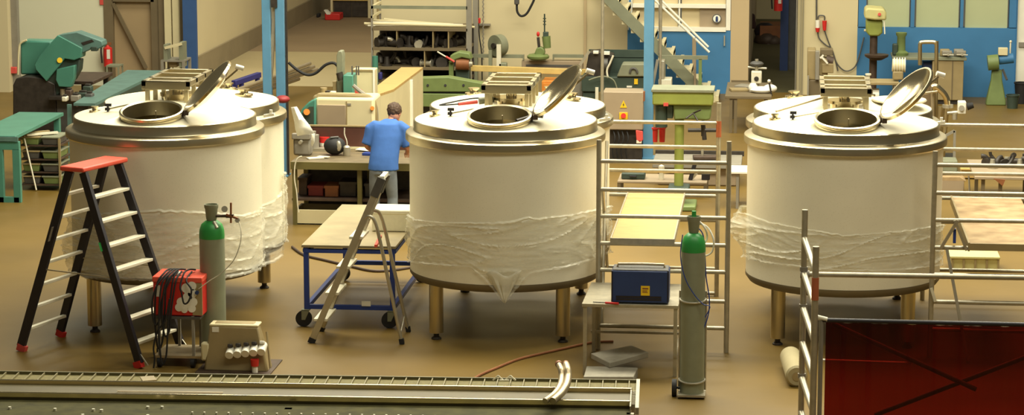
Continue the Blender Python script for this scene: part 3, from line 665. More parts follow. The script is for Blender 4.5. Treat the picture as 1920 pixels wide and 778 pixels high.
q=P(479,672,YX-.06); rp=part(bxn,'red_plug',MB().cyl((q.x,YX-.1,q.z),(q.x,YX-.1,q.z-.07),.045,.038,20),'red'); part(rp,'plug_tail',MB().cyl((q.x,YX-.1,q.z-.07),(q.x,YX-.1,q.z-.14),.03,seg=16),'white')
q=P(388,655,YX); part(bxn,'side_socket',MB().box(q.x-.06,q.x+.03,YX-.03,YX+.07,.1,.29),'cream',.02); part(bxn,'warning_label',MB().obox(P(404,618,YX-.008),.07,.008,.05),'white')
part(bxn,'carrying_bar',MB().cyl(P(500,622,YX+.1),P(507,690,YX-.02),.012),'beige')
S('floor_mat',MB().box(P(372,694,YX).x,P(512,694,YX).x,YX-.16,YX+.5,.0,.012),'darkbrown','dark rubber mat on the floor under the power distribution box','mat')
# ---- blue platform cart
zc=zat(459,G(568,612)); 
A=G(565,459,zc);B=G(742,462,zc);Cc=G(641,383,zc); Dd=B+(Cc-A)
ct=T('platform_cart','blue framed trolley table on castors with a bare grey worktop beside the middle tank','trolley',Vector(((A.x+Dd.x)/2,(A.y+Dd.y)/2,0)))
part(ct,'worktop',MB().prism([A,B,Dd,Cc],(0,0,-.03)),mat('worn_grey_board',(146,132,98),.6,0,.15,3),.004)
e=.03; gd=Vector((0,0,1))
def corner(p,q,r,k=.045): return p+(q-p).normalized()*k+(r-p).normalized()*k
cs=[corner(A,B,Cc),corner(B,A,Dd),corner(Dd,B,Cc),corner(Cc,A,Dd)]
for i,p in enumerate(cs):
    part(ct,'post',MB().bar((p.x,p.y,.19),(p.x,p.y,zc-.03),.055),'dblue',.003)
    q=cs[(i+1)%4]
    part(ct,'top_rail',MB().bar((p.x,p.y,zc-.07),(q.x,q.y,zc-.07),.08,.04),'dblue',.003); part(ct,'bottom_rail',MB().bar((p.x,p.y,.22),(q.x,q.y,.22),.05),'dblue',.003)
    w=part(ct,'castor',MB().cyl((p.x-.03,p.y-.06,.092),(p.x-.03,p.y-.01,.092),.09,seg=28),'rubber')
    part(w,'castor_fork',MB().prism([(p.x-.05,p.y-.07,.08),(p.x-.01,p.y-.07,.08),(p.x+.04,p.y-.07,.19),(p.x-.05,p.y-.07,.19)],(0,.006,0)).box(p.x-.05,p.x+.04,p.y-.07,p.y+.03,.185,.195),'greygreen')
part(ct,'white_tag',MB().obox(P(686,570,A.y-.0)+Vector((0,.02,0)),.1,.012,.055),'white')
fb=T('foam_box','white polystyrene block on the blue trolley table against the middle tank','box',G(735,432,zc))
b0=G(697,434,zc); part(fb,'block',MB().box(b0.x,b0.x+.5,b0.y,b0.y+.42,zc+.002,zc+.25),'foam',.015); part(fb,'lid_groove',MB().box(b0.x-.003,b0.x+.5,b0.y-.003,b0.y+.423,zc+.20,zc+.207),'cream')
# ---- aluminium stepladder
f1,f2,f3,f4=G(583,643),G(600,621),G(754,645),G(766,622)
al=T('stepladder','small aluminium stepladder seen side-on standing open in front of the blue trolley table','ladder',(f1+f2+f3+f4)/4)
tp1=P(716,334,(f1.y+f1.y+.05)/2); zt=zat(334,f1+ (tp1-f1)*1.0 if False else Vector((tp1.x,tp1.y,0)))
dd=f2-f1
t1=Vector((tp1.x,tp1.y,tp1.z)); t2=t1+dd*.55
for f,tt in ((f1,t1),(f2,t2)):
    rl=part(al,'rail',MB().bar(f,f.lerp(tt,.985),.03,.07),'alu',.003); part(rl,'foot',MB().bar(f,f.lerp(tt,.03),.036,.078),'rubber')
for k in range(4):
    tt=[.14,.30,.46,.64][k]; a,b=f1.lerp(t1,tt),f2.lerp(t2,tt)
    part(al,'tread',MB().obox((a+b)/2+Vector((-.0,0,0)),.15,(b-a).length,.028,rz=0,ry=0),'tread',.003)
part(al,'rail_top',MB().bar(t1,t1.lerp(f1,.11),.05,.09),'dgrey'); part(al,'rail_top',MB().bar(t2,t2.lerp(f2,.11),.05,.09),'dgrey'); part(al,'top_bar',MB().bar(t1,t2,.05,.04),'foam')
pA=P(689,408,f3.y-.12)
hA=f1.lerp(t1,.76); hB=f2.lerp(t2,.76)
for f,h in ((f3,hA),(f4,hB)):
    dx=f.x-h.x; kn=Vector((h.x+dx*.33,h.y+(f.y-h.y)*.3,h.z-.10))
    pth=smoothpath([h,Vector((h.x+dx*.14,h.y,h.z+.02)),kn,kn.lerp(f,.5),f],6)
    bl=part(al,'back_leg',MB().tube(pth,.02,10),'alu'); part(bl,'foot',MB().bar(f,f+Vector((-.01,0,.06)),.05),'rubber')
part(al,'brace',MB().cyl(kn.lerp(f4,.85),f3+(hA-f3)*.06,.008),'alu'); part(al,'locking_clip',MB().bar(f3.lerp(hA,.78)+Vector((.03,0,0)),f4.lerp(hB,.8)+Vector((.03,0,0)),.03),'redcap')
# ---- welder table
z0=zat(568,G(1094,702)); a=G(1091,569,z0);b=G(1272,573,z0);c=G(1109,529,z0); d=b+(c-a)
tb=T('welding_table','light grey steel table with thin legs carrying the blue welder','table',Vector(((a.x+d.x)/2,(a.y+d.y)/2,0)))
part(tb,'tabletop',MB().prism([a,b,d,c],(0,0,-.035)),'galv',.003)
for p,q,r in ((a,b,c),(b,a,d),(d,b,c),(c,a,d)):
    k=corner(p,q,r,.03); part(tb,'leg',MB().bar((k.x,k.y,0),(k.x,k.y,z0-.03),.038),'galv',.002)
part(tb,'lower_rail',MB().bar(corner(c,a,d)*1,corner(d,b,c)*1,.02).bm and MB().bar(Vector((c.x,c.y-.03,.22)),Vector((d.x,d.y-.03,.22)),.025),'galv')
part(tb,'lower_rail',MB().bar(Vector((b.x-.03,b.y,.22)),Vector((d.x-.03,d.y,.22)),.025),'galv')
w0=G(1146,569,z0); w1=G(1254,571,z0); wz=zat(507,Vector((w0.x,w0.y,0))); Yw=w0.y
# keep pixel height with the box standing on the top
hh=P(1146,507,Yw).z-z0
bwm=T('welding_machine','dark blue portable welding machine with a yellow label on the grey table','welding machine',(w0.x,Yw,z0))
part(bwm,'casing',MB().box(w0.x,w1.x,Yw,Yw+.3,z0+.012,z0+hh),'navy',.012)
part(bwm,'top_panel',MB().box(w0.x+.01,w1.x-.01,Yw+.01,Yw+.29,z0+hh-.004,z0+hh+.01),'dgrey',.004)
part(bwm,'handle',MB().tube([(w0.x+.05,Yw+.15,z0+hh),(w0.x+.06,Yw+.15,z0+hh+.04),(w0.x+.3,Yw+.15,z0+hh+.045),(w1.x-.06,Yw+.15,z0+hh+.04),(w1.x-.05,Yw+.15,z0+hh)],.014),'rodst')
q=P(1210,545,Yw); part(bwm,'yellow_label',MB().box(q.x-.045,q.x+.045,Yw-.004,Yw+.01,q.z-.05,q.z+.05),'yellow')
part(bwm,'label_print',MB().box(q.x-.03,q.x+.03,Yw-.006,Yw,q.z+.015,q.z+.03).box(q.x-.03,q.x+.02,Yw-.006,Yw,q.z-.005,q.z+.003).box(q.x-.03,q.x+.025,Yw-.006,Yw,q.z-.02,q.z-.013),'rust')
for px in (1146,1251): part(bwm,'corner_trim',MB().pb(px,508,px+3,567,Yw-.004,.02),'black')
part(bwm,'vent_slots',MB().pb(1155,556,1240,558,Yw-.003,.01).pb(1155,561,1240,562.5,Yw-.003,.01),'black')
a=G(1112,566,z0+.01); b=G(1160,569,z0+.01); pn=T('screwdriver','red-handled screwdriver lying on the table in front of the blue welder','screwdriver',a.lerp(b,.5))
part(pn,'blade',MB().cyl(a,a.lerp(b,.5),.005,seg=8),'dark'); part(pn,'handle',MB().cyl(a.lerp(b,.48),b,.012,seg=12),'red')
# slabs under the table
def slab(corners,z,th,lab):
    p=[G(x,y,z+th) for x,y in corners]; S('foam_slab',MB().prism(p,(0,0,-th)),'slab',lab,'slab',bevel=.008)
slab([(1100,686),(1196,689),(1188,706),(1094,706)],0.0,.10,'lower pale grey slab lying on the floor beneath the grey table')
slab([(1108,662),(1184,647),(1216,660),(1143,680)],.10,.06,'upper grey slab lying askew on another slab beneath the grey table')
# ---- grating / conveyor bench at the bottom edge
ZG=.95; ga=G(-60,695.0,ZG); gb=G(1200,712.5,ZG); ux=(gb-ga).normalized(); uy=Vector((-ux.y,ux.x,0)); LEN=(gb-ga).length
def gp(s,t,z): return ga+ux*s+uy*t+Vector((0,0,z-ZG))
# depth of rows
def tof(py): 
    q=G(600,py,ZG); return (q-ga).dot(uy)
t0=0; t1=tof(725.5); t2=tof(749); 
gr=T('steel_bench','long grey steel bench with a grating edge along the bottom of the view','bench',gp(LEN/2,-.8,0))
GM=mat('grating_steel',(104,98,66),.5,.3,.12,10)
def pr(s0,s1,ta,tb,za,zb): return [gp(s0,ta,za),gp(s1,ta,za),gp(s1,tb,za),gp(s0,tb,za),gp(s0,ta,zb),gp(s1,ta,zb),gp(s1,tb,zb),gp(s0,tb,zb)]
part(gr,'edge_bar',MB().hexa(pr(0,LEN,-.02,0,ZG-.04,ZG+.005)).hexa(pr(0,LEN,t1,t1+.03,ZG-.04,ZG)),GM)
mb=MB(); k=0; s=0
while s<LEN: mb.hexa(pr(s,s+.009,t1,0,ZG-.03,ZG)); s+=.113
part(gr,'grating_bar',mb,mat('dull_grating_bar',(132,122,84),.55,.2,.1,9),stuff=False)
part(gr,'grating_bed',MB().hexa(pr(0,LEN,t1,-.02,ZG-.025,ZG-.02)),mat('dull_green_grey_mesh',(122,112,66),.8,.0,.2,30))
part(gr,'rail',MB().hexa(pr(0,LEN-.06,t1-.01,t1+.012,ZG-.02,ZG+.03)),'steel2',.008); part(gr,'rail',MB().hexa(pr(0,LEN-.07,t2-.01,t2+.012,ZG-.02,ZG+.03)),'steel2',.008)
part(gr,'channel',MB().hexa(pr(0,LEN-.06,t2,t1,ZG-.05,ZG-.01)),mat('channel_steel',(92,82,50),.45,.2,.12,5))
part(gr,'slot',MB().hexa(pr(1.45,2.35,(t1+t2)/2-.005,(t1+t2)/2+.012,ZG-.02,ZG-.004)).hexa(pr(1.45,2.35,(t1+t2)/2-.03,(t1+t2)/2-.02,ZG-.02,ZG-.006)),'rodst')
part(gr,'lower_plate',MB().hexa(pr(0,LEN-.07,t2-1.2,t2,ZG-.09,ZG-.04)),mat('green_grey_plate',(74,70,34),.95,.0,.3,8))
t3=tof(771)
mb=MB(); s=2.2
while s<LEN-.35:
    mb.cyl(gp(s,t3,ZG-.045),gp(s,t3,ZG-.02),.009,seg=8); s+=.1
part(gr,'rivet_row',mb,'tread')
for px,py in ((277,757),(304,757),(175,762),(190,763),(103,761),(155,772),(18,758),(277,773)): q=G(px,py,ZG); part(gr,'bolt_head',MB().cyl((q.x,q.y,ZG-.045),(q.x,q.y,ZG-.02),.013,seg=10),'tread')
part(gr,'end_frame',MB().hexa(pr(LEN-.03,LEN,-1.0,0,ZG-.05,ZG+.01)).hexa(pr(LEN-.075,LEN-.065,-1.0,t1,ZG-.1,ZG+.02)),'galv')
for k in range(9): part(gr,'end_rung',MB().hexa(pr(LEN-.07,LEN-.03,t1-.03-k*.05,t1-.02-k*.05,ZG-.03,ZG-.0)),'galv')
for s in (.3,LEN/2,LEN-.1):
    for tt in (-.05,-1.0): part(gr,'leg',MB().hexa(pr(s,s+.06,tt-.03,tt+.03,0,ZG-.04)),'galv')
# hose pair bent over the bench
for i,(dx,lab) in enumerate(((0,'left brown hose end curling up over the steel bench rails'),(12,'right brown hose end curling up over the steel bench rails'))):
    pts=[G(1022+dx*1.2,752,ZG+.05),G(1040+dx,738,ZG+.08),G(1050+dx,722,ZG+.12),G(1053+dx,706,ZG+.16),G(1052+dx,694,ZG+.2),G(1048+dx*1.1,684,ZG+.22)]
    hp=T('hose_end',lab,'hose',pts[0]); part(hp,'hose_body',MB().tube(smoothpath(pts),.026+.006*i,12),'rodst'); part(hp,'hose_tip',MB().cyl(pts[-1],pts[-1]+(pts[-1]-pts[-2]).normalized()*.03,.03,seg=14),'rust')
cl=T('rail_clips','pair of small pale clips clamped on the bench grating','clip',G(945,714,ZG))
for px in (934,957):
    q=G(px,713,ZG+.02); part(cl,'clip',MB().bar(q+Vector((-.045,0,0)),q+Vector((0,0,.04)),.012).bar(q+Vector((.045,0,0)),q+Vector((0,0,.04)),.012),'tread')
part(cl,'link',MB().bar(G(936,713,ZG+.03),G(955,713,ZG+.03),.01),'tread')
q=G(278,710,ZG+.02); S('metal_offcut',MB().obox(q,.12,.16,.01,rz=.4),'beige','small pale metal offcut lying on the bench grating','offcut')
# floor cables
S('floor_cable',MB().tube(smoothpath([G(x,y,.015) for x,y in ((880,716),(900,703),(930,690),(970,674),(1010,664),(1050,655),(1110,642),(1150,640))]),.014),'rust','brown cable crossing the floor from the bench towards the middle tank','cable')
S('floor_cable',MB().tube(smoothpath([G(x,y,.015) for x,y in ((548,463),(570,478),(610,488),(660,500),(700,508),(740,506),(790,498))]),.018),'darkbrown','dark cable running along the floor under the blue trolley table','cable')
# ---- scaffolds
def sgal(t,name,p,q,r=.024): return part(t,name,MB().cyl(p,q,r,seg=12),'galv')
def scaffold(nx0,nx1,gy,near,far,dep,ntop,ftop,lab,lean=0,leftpost=True):
    g0=G(nx0,gy); g1=G(nx1,gy+ (nx1-nx0)*.002); g1=Vector((G(nx1,gy).x,g0.y,0)); t=T('scaffold_tower',lab,'scaffold',(g0+g1)/2)
    Yn=g0.y; Yf=Yn+dep
    for (Y,rows,tops,dx) in ((Yn,near,ntop,0),(Yf,far,ftop,lean)):
        x0=g0.x+dx; x1=g1.x+dx
        for x,tp in zip((x0,x1),tops):
            fx=proj((x,Y,1))[0]; po=sgal(t,'post',(x,Y,0.0),(x,Y,P(fx,tp,Y).z),.027)
        for ry in rows:
            z=P((nx0+nx1)/2,ry,Y).z; sgal(t,'rung',(x0+.02,Y,z),(x1-.02,Y,z),.023)
    return t,g0,g1,Yn,Yf
# middle scaffold
t,g0,g1,Yn,Yf=scaffold(1121,1362,655,(304,357,407,458,508,563,613),(229.5,275,320.5,366,411.5,457,502,548),2.9,(262,265),(195,193),'aluminium scaffold tower between the middle and right tanks',lean=-.18)
zbrace=lambda py,Y:P(1140,py,Y).z
sgal(t,'brace',(g0.x+.04,Yn+.02,zbrace(357,Yn)),(g0.x-.1,Yf,zbrace(500,Yf)),.018)
sgal(t,'brace',(g0.x+.04,Yn+.02,zbrace(613,Yn)),(g0.x+.0,Yn+1.2,zbrace(265,Yn+1.2)),.018)
part(t,'orange_band',MB().cyl((g1.x-.18,Yf,P(1357,257,Yf).z),(g1.x-.18,Yf,P(1357,227,Yf).z),.031,seg=14),'bandor')
zn=P(1240,458,Yn).z+.03
dkx0,dkx1=P(1147,458,Yn).x,P(1262,458,Yn).x
dk=T('scaffold_deck','yellowish plywood deck board laid across the middle scaffold rungs','scaffold deck',((dkx0+dkx1)/2,Yn+.1,zn))
part(dk,'plywood_panel',MB().box(dkx0,dkx1,Yn-.02,Yf+.02,zn-.0,zn+.03),'ply',.003)
part(dk,'edge_frame',MB().box(dkx0-.015,dkx0,Yn-.04,Yf+.04,zn-.04,zn+.035).box(dkx1,dkx1+.015,Yn-.04,Yf+.04,zn-.04,zn+.035).box(dkx0-.015,dkx1+.015,Yn-.045,Yn-.02,zn-.03,zn+.034),'galv')
# right scaffold
t,g0,g1,Yn,Yf=scaffold(1743,1990,668,(311,363.5,414.5,466,(517),568,620),(235.5,281,326.6,373,418,508),2.9,(283,283),(200,200),'aluminium scaffold tower at the right edge behind the red screen',lean=.07)
zn=P(1800,466,Yn).z+.03; a=P(1818,466,Yn).x; b=P(1960,466,Yn).x
dk=T('scaffold_deck','worn dirty plywood deck board on the right-hand scaffold','scaffold deck',((a+b)/2,Yn+.1,zn))
part(dk,'plywood_panel',MB().box(a,b,Yn-.02,Yf+.02,zn,zn+.03),'plyold',.003); part(dk,'edge_frame',MB().box(a-.02,a,Yn-.04,Yf+.04,zn-.05,zn+.04).box(a-.02,b,Yn-.045,Yn-.02,zn-.04,zn+.034),'beige')
part(t,'brace',MB().bar((g0.x+.25,Yn-.03,P(1788,412,Yn).z),(g0.x+.08,Yn-.03,P(1765,465,Yn).z),.045,.03),'galv')
part(t,'stabiliser',MB().bar((P(1775,466,Yn).x,Yn-.06,P(1775,466,Yn).z),(P(1812,650,Yn).x,Yn-.25,.02),.045,.03),'alu')
part(t,'stabiliser',MB().bar((P(1790,412,Yn).x,Yn-.03,P(1790,412,Yn).z),(P(1812,468,Yn).x,Yn-.03,P(1812,468,Yn).z),.05,.03),'galv')
part(t,'blue_clip',MB().pb(1787,430,1793,456,Yn-.02,.05),'dblue'); part(t,'hook',MB().bar(P(1746,540,Yn-.05),P(1754,565,Yn-.05),.03),'tread')
# plastic crate
gy=G(1820,536); z0=zat(505,gy)
gy=G(1820,506,.0); cr=T('plastic_crate','pale yellow-green plastic crate lying behind the right scaffold','crate',G(1820,508))
Yc=G(1820,508).y
p=P(1785,507,Yc);q=P(1872,486,Yc); part(cr,'side_wall',MB().box(p.x,q.x,Yc,Yc+.4,p.z,q.z),'crate',.006)
part(cr,'lid',MB().box(p.x-.05,q.x+.02,Yc-.02,Yc+.42,q.z,q.z+.03),'crate',.006)
for k in range(5):
    x=p.x+(q.x-p.x)*k/4; part(cr,'rib',MB().box(x-.012,x+.012,Yc-.014,Yc,p.z,q.z),'beige')
# ---- guard frame and red curtain (right foreground)
gA=G(1500,868); gB=G(1521,905)
t=T('guard_rail_frame','pale upright scaffold end frame with slanting rungs at the left of the red screen','guard rail',(gA+gB)/2)
def up(g,py): return Vector((g.x,g.y,zat(py,g)))
part(t,'post',MB().cyl(gA,up(gA,393),.027,seg=16),'galv'); part(t,'post',MB().cyl(gB,up(gB,462),.029,seg=16),'galv')
part(t,'orange_band',MB().cyl(up(gB,562),up(gB,520),.0315,seg=16),'bandor')
for k in range(7):
    ya=447+k*65; part(t,'rung',MB().cyl(up(gA,ya),up(gB,ya+62),.028,seg=14),'galv')
for ya in (500,570,700): part(t,'clamp',MB().cyl(up(gA,ya),up(gA,ya+8),.036,seg=14),'grey')
hr=up(gA,514); t2=T('handrail_tube','long galvanised handrail tube crossing in front of the right tank','rail',hr)
part(t2,'tube',MB().cyl(hr,P(2000,522,gA.y-.3),.024,seg=16),'galv'); part(t2,'coupler',MB().cyl(hr-Vector((.03,0,0)),hr+Vector((.05,0,0)),.036,seg=16),'grey')
gC=G(1534,890); cu=T('welding_screen','dark red translucent welding curtain hung from a thin frame at the lower right','welding screen',gC)
c0=up(gC,600); YQ=gC.y; xR=P(2010,600,YQ).x
N=90; mb=MB(); rows=[]
for i in range(N+1):
    x=c0.x+.04+(xR-c0.x-.04)*i/N; w=.012*math.sin(i*.55)+.01*math.sin(i*1.3+1)
    rows.append([Vector((x,YQ+w,z)) for z in (c0.z-.02,c0.z*.5,.12)])
mb.rings(rows,close=False,cap=False); o=part(cu,'curtain',mb,'curtain')
part(cu,'top_rail',MB().cyl(c0+Vector((-.0,0,.0)),(xR,YQ,c0.z),.02,seg=12),'black'); part(cu,'post',MB().cyl(gC,c0,.02,seg=12),'grey')
part(cu,'rail_end',MB().cyl(c0+Vector((-.06,.0,.03)),c0+Vector((.05,0,.005)),.022,seg=12),'tread')
sc=T('guard_rail_frame','scaffold bracing tubes seen dimly through the red welding curtain','brace',Vector((c0.x+1.2,YQ+.5,0)))
yb=YQ+.45
part(sc,'horizontal_tube',MB().cyl(P(1536,675,yb),P(1708,681,yb),.012),'tread'); part(sc,'brace',MB().cyl(P(1560,606,yb),P(1830,730,yb),.022),'dgrey'); part(sc,'brace',MB().cyl(P(1640,778,yb+.06),P(2000,640,yb+.06),.022),'dark')
part(sc,'post',MB().cyl((P(1965,700,yb).x,yb,0),(P(1965,700,yb).x,yb,1.25),.022),'galv'); part(sc,'post',MB().cyl((P(1560,700,yb).x,yb,0),(P(1560,700,yb).x,yb,zat(640,Vector((P(1560,640,yb).x,yb,0)))*.3),.022),'dark')
# white roll
a=G(1494,706,.11); b=G(1482,668,.11); rl=T('wrapped_roll','pale wrapped roll lying on the floor behind the guard rail frame','roll',G(1486,700))
d=(b-a).normalized(); part(rl,'roll_body',MB().lathe([(0,0),(.09,0),(.11,.02),(.11,(b-a).length-.02),(.10,(b-a).length),(0,(b-a).length)],a,28,axis=b-a),'whiteroll')
part(rl,'roll_core',MB().cyl(a-d*.005,a+d*.02,.045,seg=18),'beige')
# ================================================= WORKBENCH AND MAN
gb0=G(556,422); gb1=G(800,427); YBn=gb0.y; zt=P(600,304,YBn).z
wb=T('workbench','long dark topped workbench with olive edge where the man in blue works','workbench',Vector(((gb0.x+gb1.x)/2,YBn+.4,0)))
x0,x1=P(545,300,YBn).x,P(815,300,YBn).x
part(wb,'benchtop',MB().box(x0,x1,YBn,YBn+1.2,zt-.03,zt),'benchtop',.004)
part(wb,'front_edge',MB().box(x0,x1,YBn-.02,YBn,zt-.10,zt-.0),mat('olive_bench_edge',(106,98,54),.55,.1,.1,4)); part(wb,'back_board',MB().box(x0,x1,YBn+1.2,YBn+1.23,zt,P(600,237,YBn+1.2).z),mat('dark_red_brown_board',(82,48,38),.5,0,.15,5))
part(wb,'board_cap',MB().box(x0,x1,YBn+1.19,YBn+1.24,P(600,237,YBn+1.2).z,P(600,237,YBn+1.2).z+.02),'beige')
for px in (552,674,806): 
    q=P(px,300,YBn+.04); part(wb,'leg',MB().box(q.x-.03,q.x+.03,YBn+.02,YBn+.08,0,zt-.03),MC['olive_bench_edge']); part(wb,'leg',MB().box(q.x-.03,q.x+.03,YBn+.85,YBn+.91,0,zt-.03),MC['olive_bench_edge'])
zs=P(600,378,YBn).z; part(wb,'shelf',MB().box(x0,x1,YBn+.05,YBn+.93,zs,zs+.03),'darkbrown'); part(wb,'back_panel',MB().box(x0,x1,YBn+.92,YBn+.94,.05,zt-.03),'dark')
def onb(px,py,z=None): return G(px,py,zt if z is None else z)
def crate(px0,px1,h,m,lab,cat='box',name='storage_box',dy=.25):
    a=P(px0,378,YBn+dy);b=P(px1,378,YBn+dy); o=T(name,lab,cat,((a.x+b.x)/2,YBn+dy,zs+.03))
    part(o,'box_body',MB().box(a.x,b.x,YBn+dy,YBn+dy+.35,zs+.032,zs+.03+h),m,.01); part(o,'rim',MB().box(a.x-.008,b.x+.008,YBn+dy-.008,YBn+dy+.358,zs+.02+h-.02,zs+.035+h),m)
crate(578,606,.14,mat('dark_red_box',(120,40,34),.6),'dark red box on the left of the shelf under the workbench'); crate(609,634,.15,'rust','orange-brown box on the middle of the workbench shelf',dy=.2); crate(560,576,.24,'darkbrown','brown box at the left end of the workbench shelf',dy=.3)
crate(637,668,.2,'dark','dark box beside the leg on the workbench shelf'); crate(684,706,.18,'dgrey','dark grey box on the workbench shelf behind the man')
lo=T('low_tray','low pale open tray on the floor in front of the workbench','tray',G(590,420)); ql=G(551,421);qr=G(640,419)
part(lo,'front_side',MB().box(ql.x,qr.x,ql.y,ql.y+.03,.0,zat(393,ql)),'cream',.004); part(lo,'left_side',MB().box(ql.x,ql.x+.03,ql.y,ql.y+.55,0,.2),'beige'); part(lo,'right_side',MB().box(qr.x-.03,qr.x,ql.y,ql.y+.55,0,.2),'beige'); part(lo,'bottom',MB().box(ql.x,qr.x,ql.y,ql.y+.55,.0,.02),'beige'); part(lo,'back_side',MB().box(ql.x,qr.x,ql.y+.52,ql.y+.55,0,.2),'beige')
# things on the bench
q=onb(625,293); hl=T('welding_helmet','black welding helmet with shiny visor lying on the workbench','helmet',q)
part(hl,'helmet_shell',MB().ball(q+Vector((0,.12,.13)),.155,.14,.125),'rubber'); part(hl,'visor',MB().ball(q+Vector((.07,.02,.14)),.04,.03,.075),'alu'); part(hl,'headband',MB().tube([q+Vector((-.12,.1,.17)),q+Vector((-.04,.05,.25)),q+Vector((.06,.08,.255))],.014),'dgrey')
q=onb(609,279); c=T('red_tin','red tin with pale lid standing on the workbench behind the helmet','tin',q); part(c,'tin_body',MB().lathe([(0,0),(.07,0),(.07,.17),(0,.17)],q,20),'red'); part(c,'lid',MB().lathe([(.072,.04),(.073,.09),(.072,.09)],q,20),'white')
q=onb(592,284); c=T('grinding_machine','grey cylindrical motor unit on the workbench left of the red tin','motor',q); part(c,'motor_body',MB().cyl(q+Vector((-.06,.1,.0)),q+Vector((-.06,.1,.22)),.09,seg=20),'grey'); part(c,'cap',MB().cyl(q+Vector((-.06,.1,.22)),q+Vector((-.06,.1,.27)),.05),'alu'); part(c,'base',MB().obox(q+Vector((0,.08,.02)),.3,.15,.04),'alu')
q=onb(566,292); c=T('bench_vice','brownish grey bench vice at the left end of the workbench','vice',q); part(c,'body',MB().obox(q+Vector((0,.1,.12)),.24,.2,.24),'grey',.03); part(c,'jaw',MB().obox(q+Vector((0,.0,.27)),.26,.08,.08),'grey',.01); part(c,'screw',MB().cyl(q+Vector((0,-.12,.2)),q+Vector((0,.1,.2)),.025),'alu')
q=onb(588,300); S('paper_scraps',MB().obox(q+Vector((0,.12,.01)),.22,.12,.012,rz=.5).obox(q+Vector((.1,.2,.016)),.16,.08,.012,rz=-.3),'tread','crumpled pale scraps on the workbench front left of the helmet','scrap')
q=onb(648,294); S('small_jar',MB().lathe([(0,0),(.045,0),(.05,.02),(.05,.12),(.03,.14),(0,.14)],q+Vector((0,.1,0)),18),'alu','small pale metal jar on the workbench right of the helmet','jar')
q=onb(660,280); S('steel_strip',MB().obox(q+Vector((.05,0,.02)),.5,.07,.03),'cream','long pale strip lying at the back of the workbench left of the man','strip')
S('hooked_wire',MB().tube(smoothpath([P(x,y,YBn+.9) for x,y in ((646,240),(646,252),(650,264),(651,276))]),.008),'tread','thin pale wire hanging down the bench back board','wire')
q=onb(682,283); S('paper_sheet',MB().obox(q+Vector((.03,0,.02)),.24,.17,.008,rz=-.25,ry=.05),'paper','white sheet of paper on the bench at the left hand of the man','paper')
q=onb(692,291); S('blue_folder',MB().obox(q+Vector((0,0,.02)),.16,.12,.03,rz=-.2),'dblue','small blue folder on the bench beneath the white paper','folder')
S('white_cable',MB().tube(smoothpath([P(x,y,YBn-.06) for x,y in ((566,293),(558,297),(553,310),(552,335),(556,360),(558,385),(560,398))]),.009),'tread','pale cable hanging down over the left front edge of the workbench','cable')
# ---- man
gm=G(719,438); s=1.0
zp=lambda py: P(720,py,gm.y).z
xp=lambda px: P(px,250,gm.y).x-gm.x
man=T('person','man in a blue t-shirt and faded jeans seen from behind, leaning over the workbench','person',gm)
V=Vector
J={'pel':(.0,0,.93),'sp':(.02,.05,1.12),'ch':(.045,.13,1.34),'nk':(.07,.21,1.44),'nk2':(.08,.25,1.48),'hd':(.10,.31,1.54),'ht':(.12,.33,1.59),
 'ls':(-.15,.15,1.41),'le':(-.24,.13,1.15),'lw':(-.16,.36,1.04),'rs':(.24,.15,1.41),'re':(.32,.14,1.13),'rw':(.27,.38,1.03),
 'lh':(-.10,.01,.88),'lk':(-.12,.05,.48),'la':(-.13,-.02,.09),'lt':(-.14,.13,.04),'rh':(.10,.01,.88),'rk':(.12,.04,.48),'ra':(.13,-.03,.09),'rt':(.15,.12,.04)}
rad={'pel':.12,'sp':.115,'ch':.09,'nk':.05,'nk2':.05,'hd':.075,'ht':.07,'ls':.058,'le':.043,'lw':.03,'rs':.058,'re':.043,'rw':.03,'lh':.085,'lk':.055,'la':.04,'lt':.03,'rh':.085,'rk':.055,'ra':.04,'rt':.03}
E_=[('pel','sp'),('sp','ch'),('ch','nk'),('nk','nk2'),('nk2','hd'),('hd','ht'),('ch','ls'),('ls','le'),('le','lw'),('ch','rs'),('rs','re'),('re','rw'),('pel','lh'),('lh','lk'),('lk','la'),('la','lt'),('pel','rh'),('rh','rk'),('rk','ra'),('ra','rt')]
for sd,w in (('l',-1),('r',1)):
    wr=V(J[sd+'w']); J[sd+'p']=tuple(wr+V((.02*-w,.07,-.02))); rad[sd+'p']=.024; E_.append((sd+'w',sd+'p'))
    for f in range(4):
        off=(f-1.5)*.021; b=V(J[sd+'p'])+V((off,.02,-.0)); ln=[.03,.036,.034,.027][f]
        for j in range(3):
            b=b+V((0,ln,-.012*(j+1))); nm='%sf%d%d'%(sd,f,j); J[nm]=tuple(b); rad[nm]=.009-.001*j
            E_.append((sd+'p' if j==0 else '%sf%d%d'%(sd,f,j-1),nm))
    b=wr+V((-w*.035,.045,-.01)); J[sd+'th0']=tuple(b); J[sd+'th1']=tuple(b+V((-w*.015,.04,-.01))); rad[sd+'th0']=.012; rad[sd+'th1']=.009
    E_+= [(sd+'w',sd+'th0'),(sd+'th0',sd+'th1')]
ks=list(J); ix={k:i for i,k in enumerate(ks)}
me=bpy.data.meshes.new('body'); me.from_pydata([J[k] for k in ks],[(ix[a],ix[b]) for a,b in E_],[]); me.materials.append(M['skin'])
bo=bpy.data.objects.new('body',me); C.objects.link(bo); bo.parent=man
sk=bo.modifiers.new('skin','SKIN'); sk.use_smooth_shade=True
for k in ks: me.skin_vertices[0].data[ix[k]].radius=(rad[k],rad[k])
for v in me.skin_vertices[0].data: v.use_root=False
me.skin_vertices[0].data[ix['pel']].use_root=True
bo.modifiers.new('sub','SUBSURF').levels=2; bo.modifiers['sub'].render_levels=2
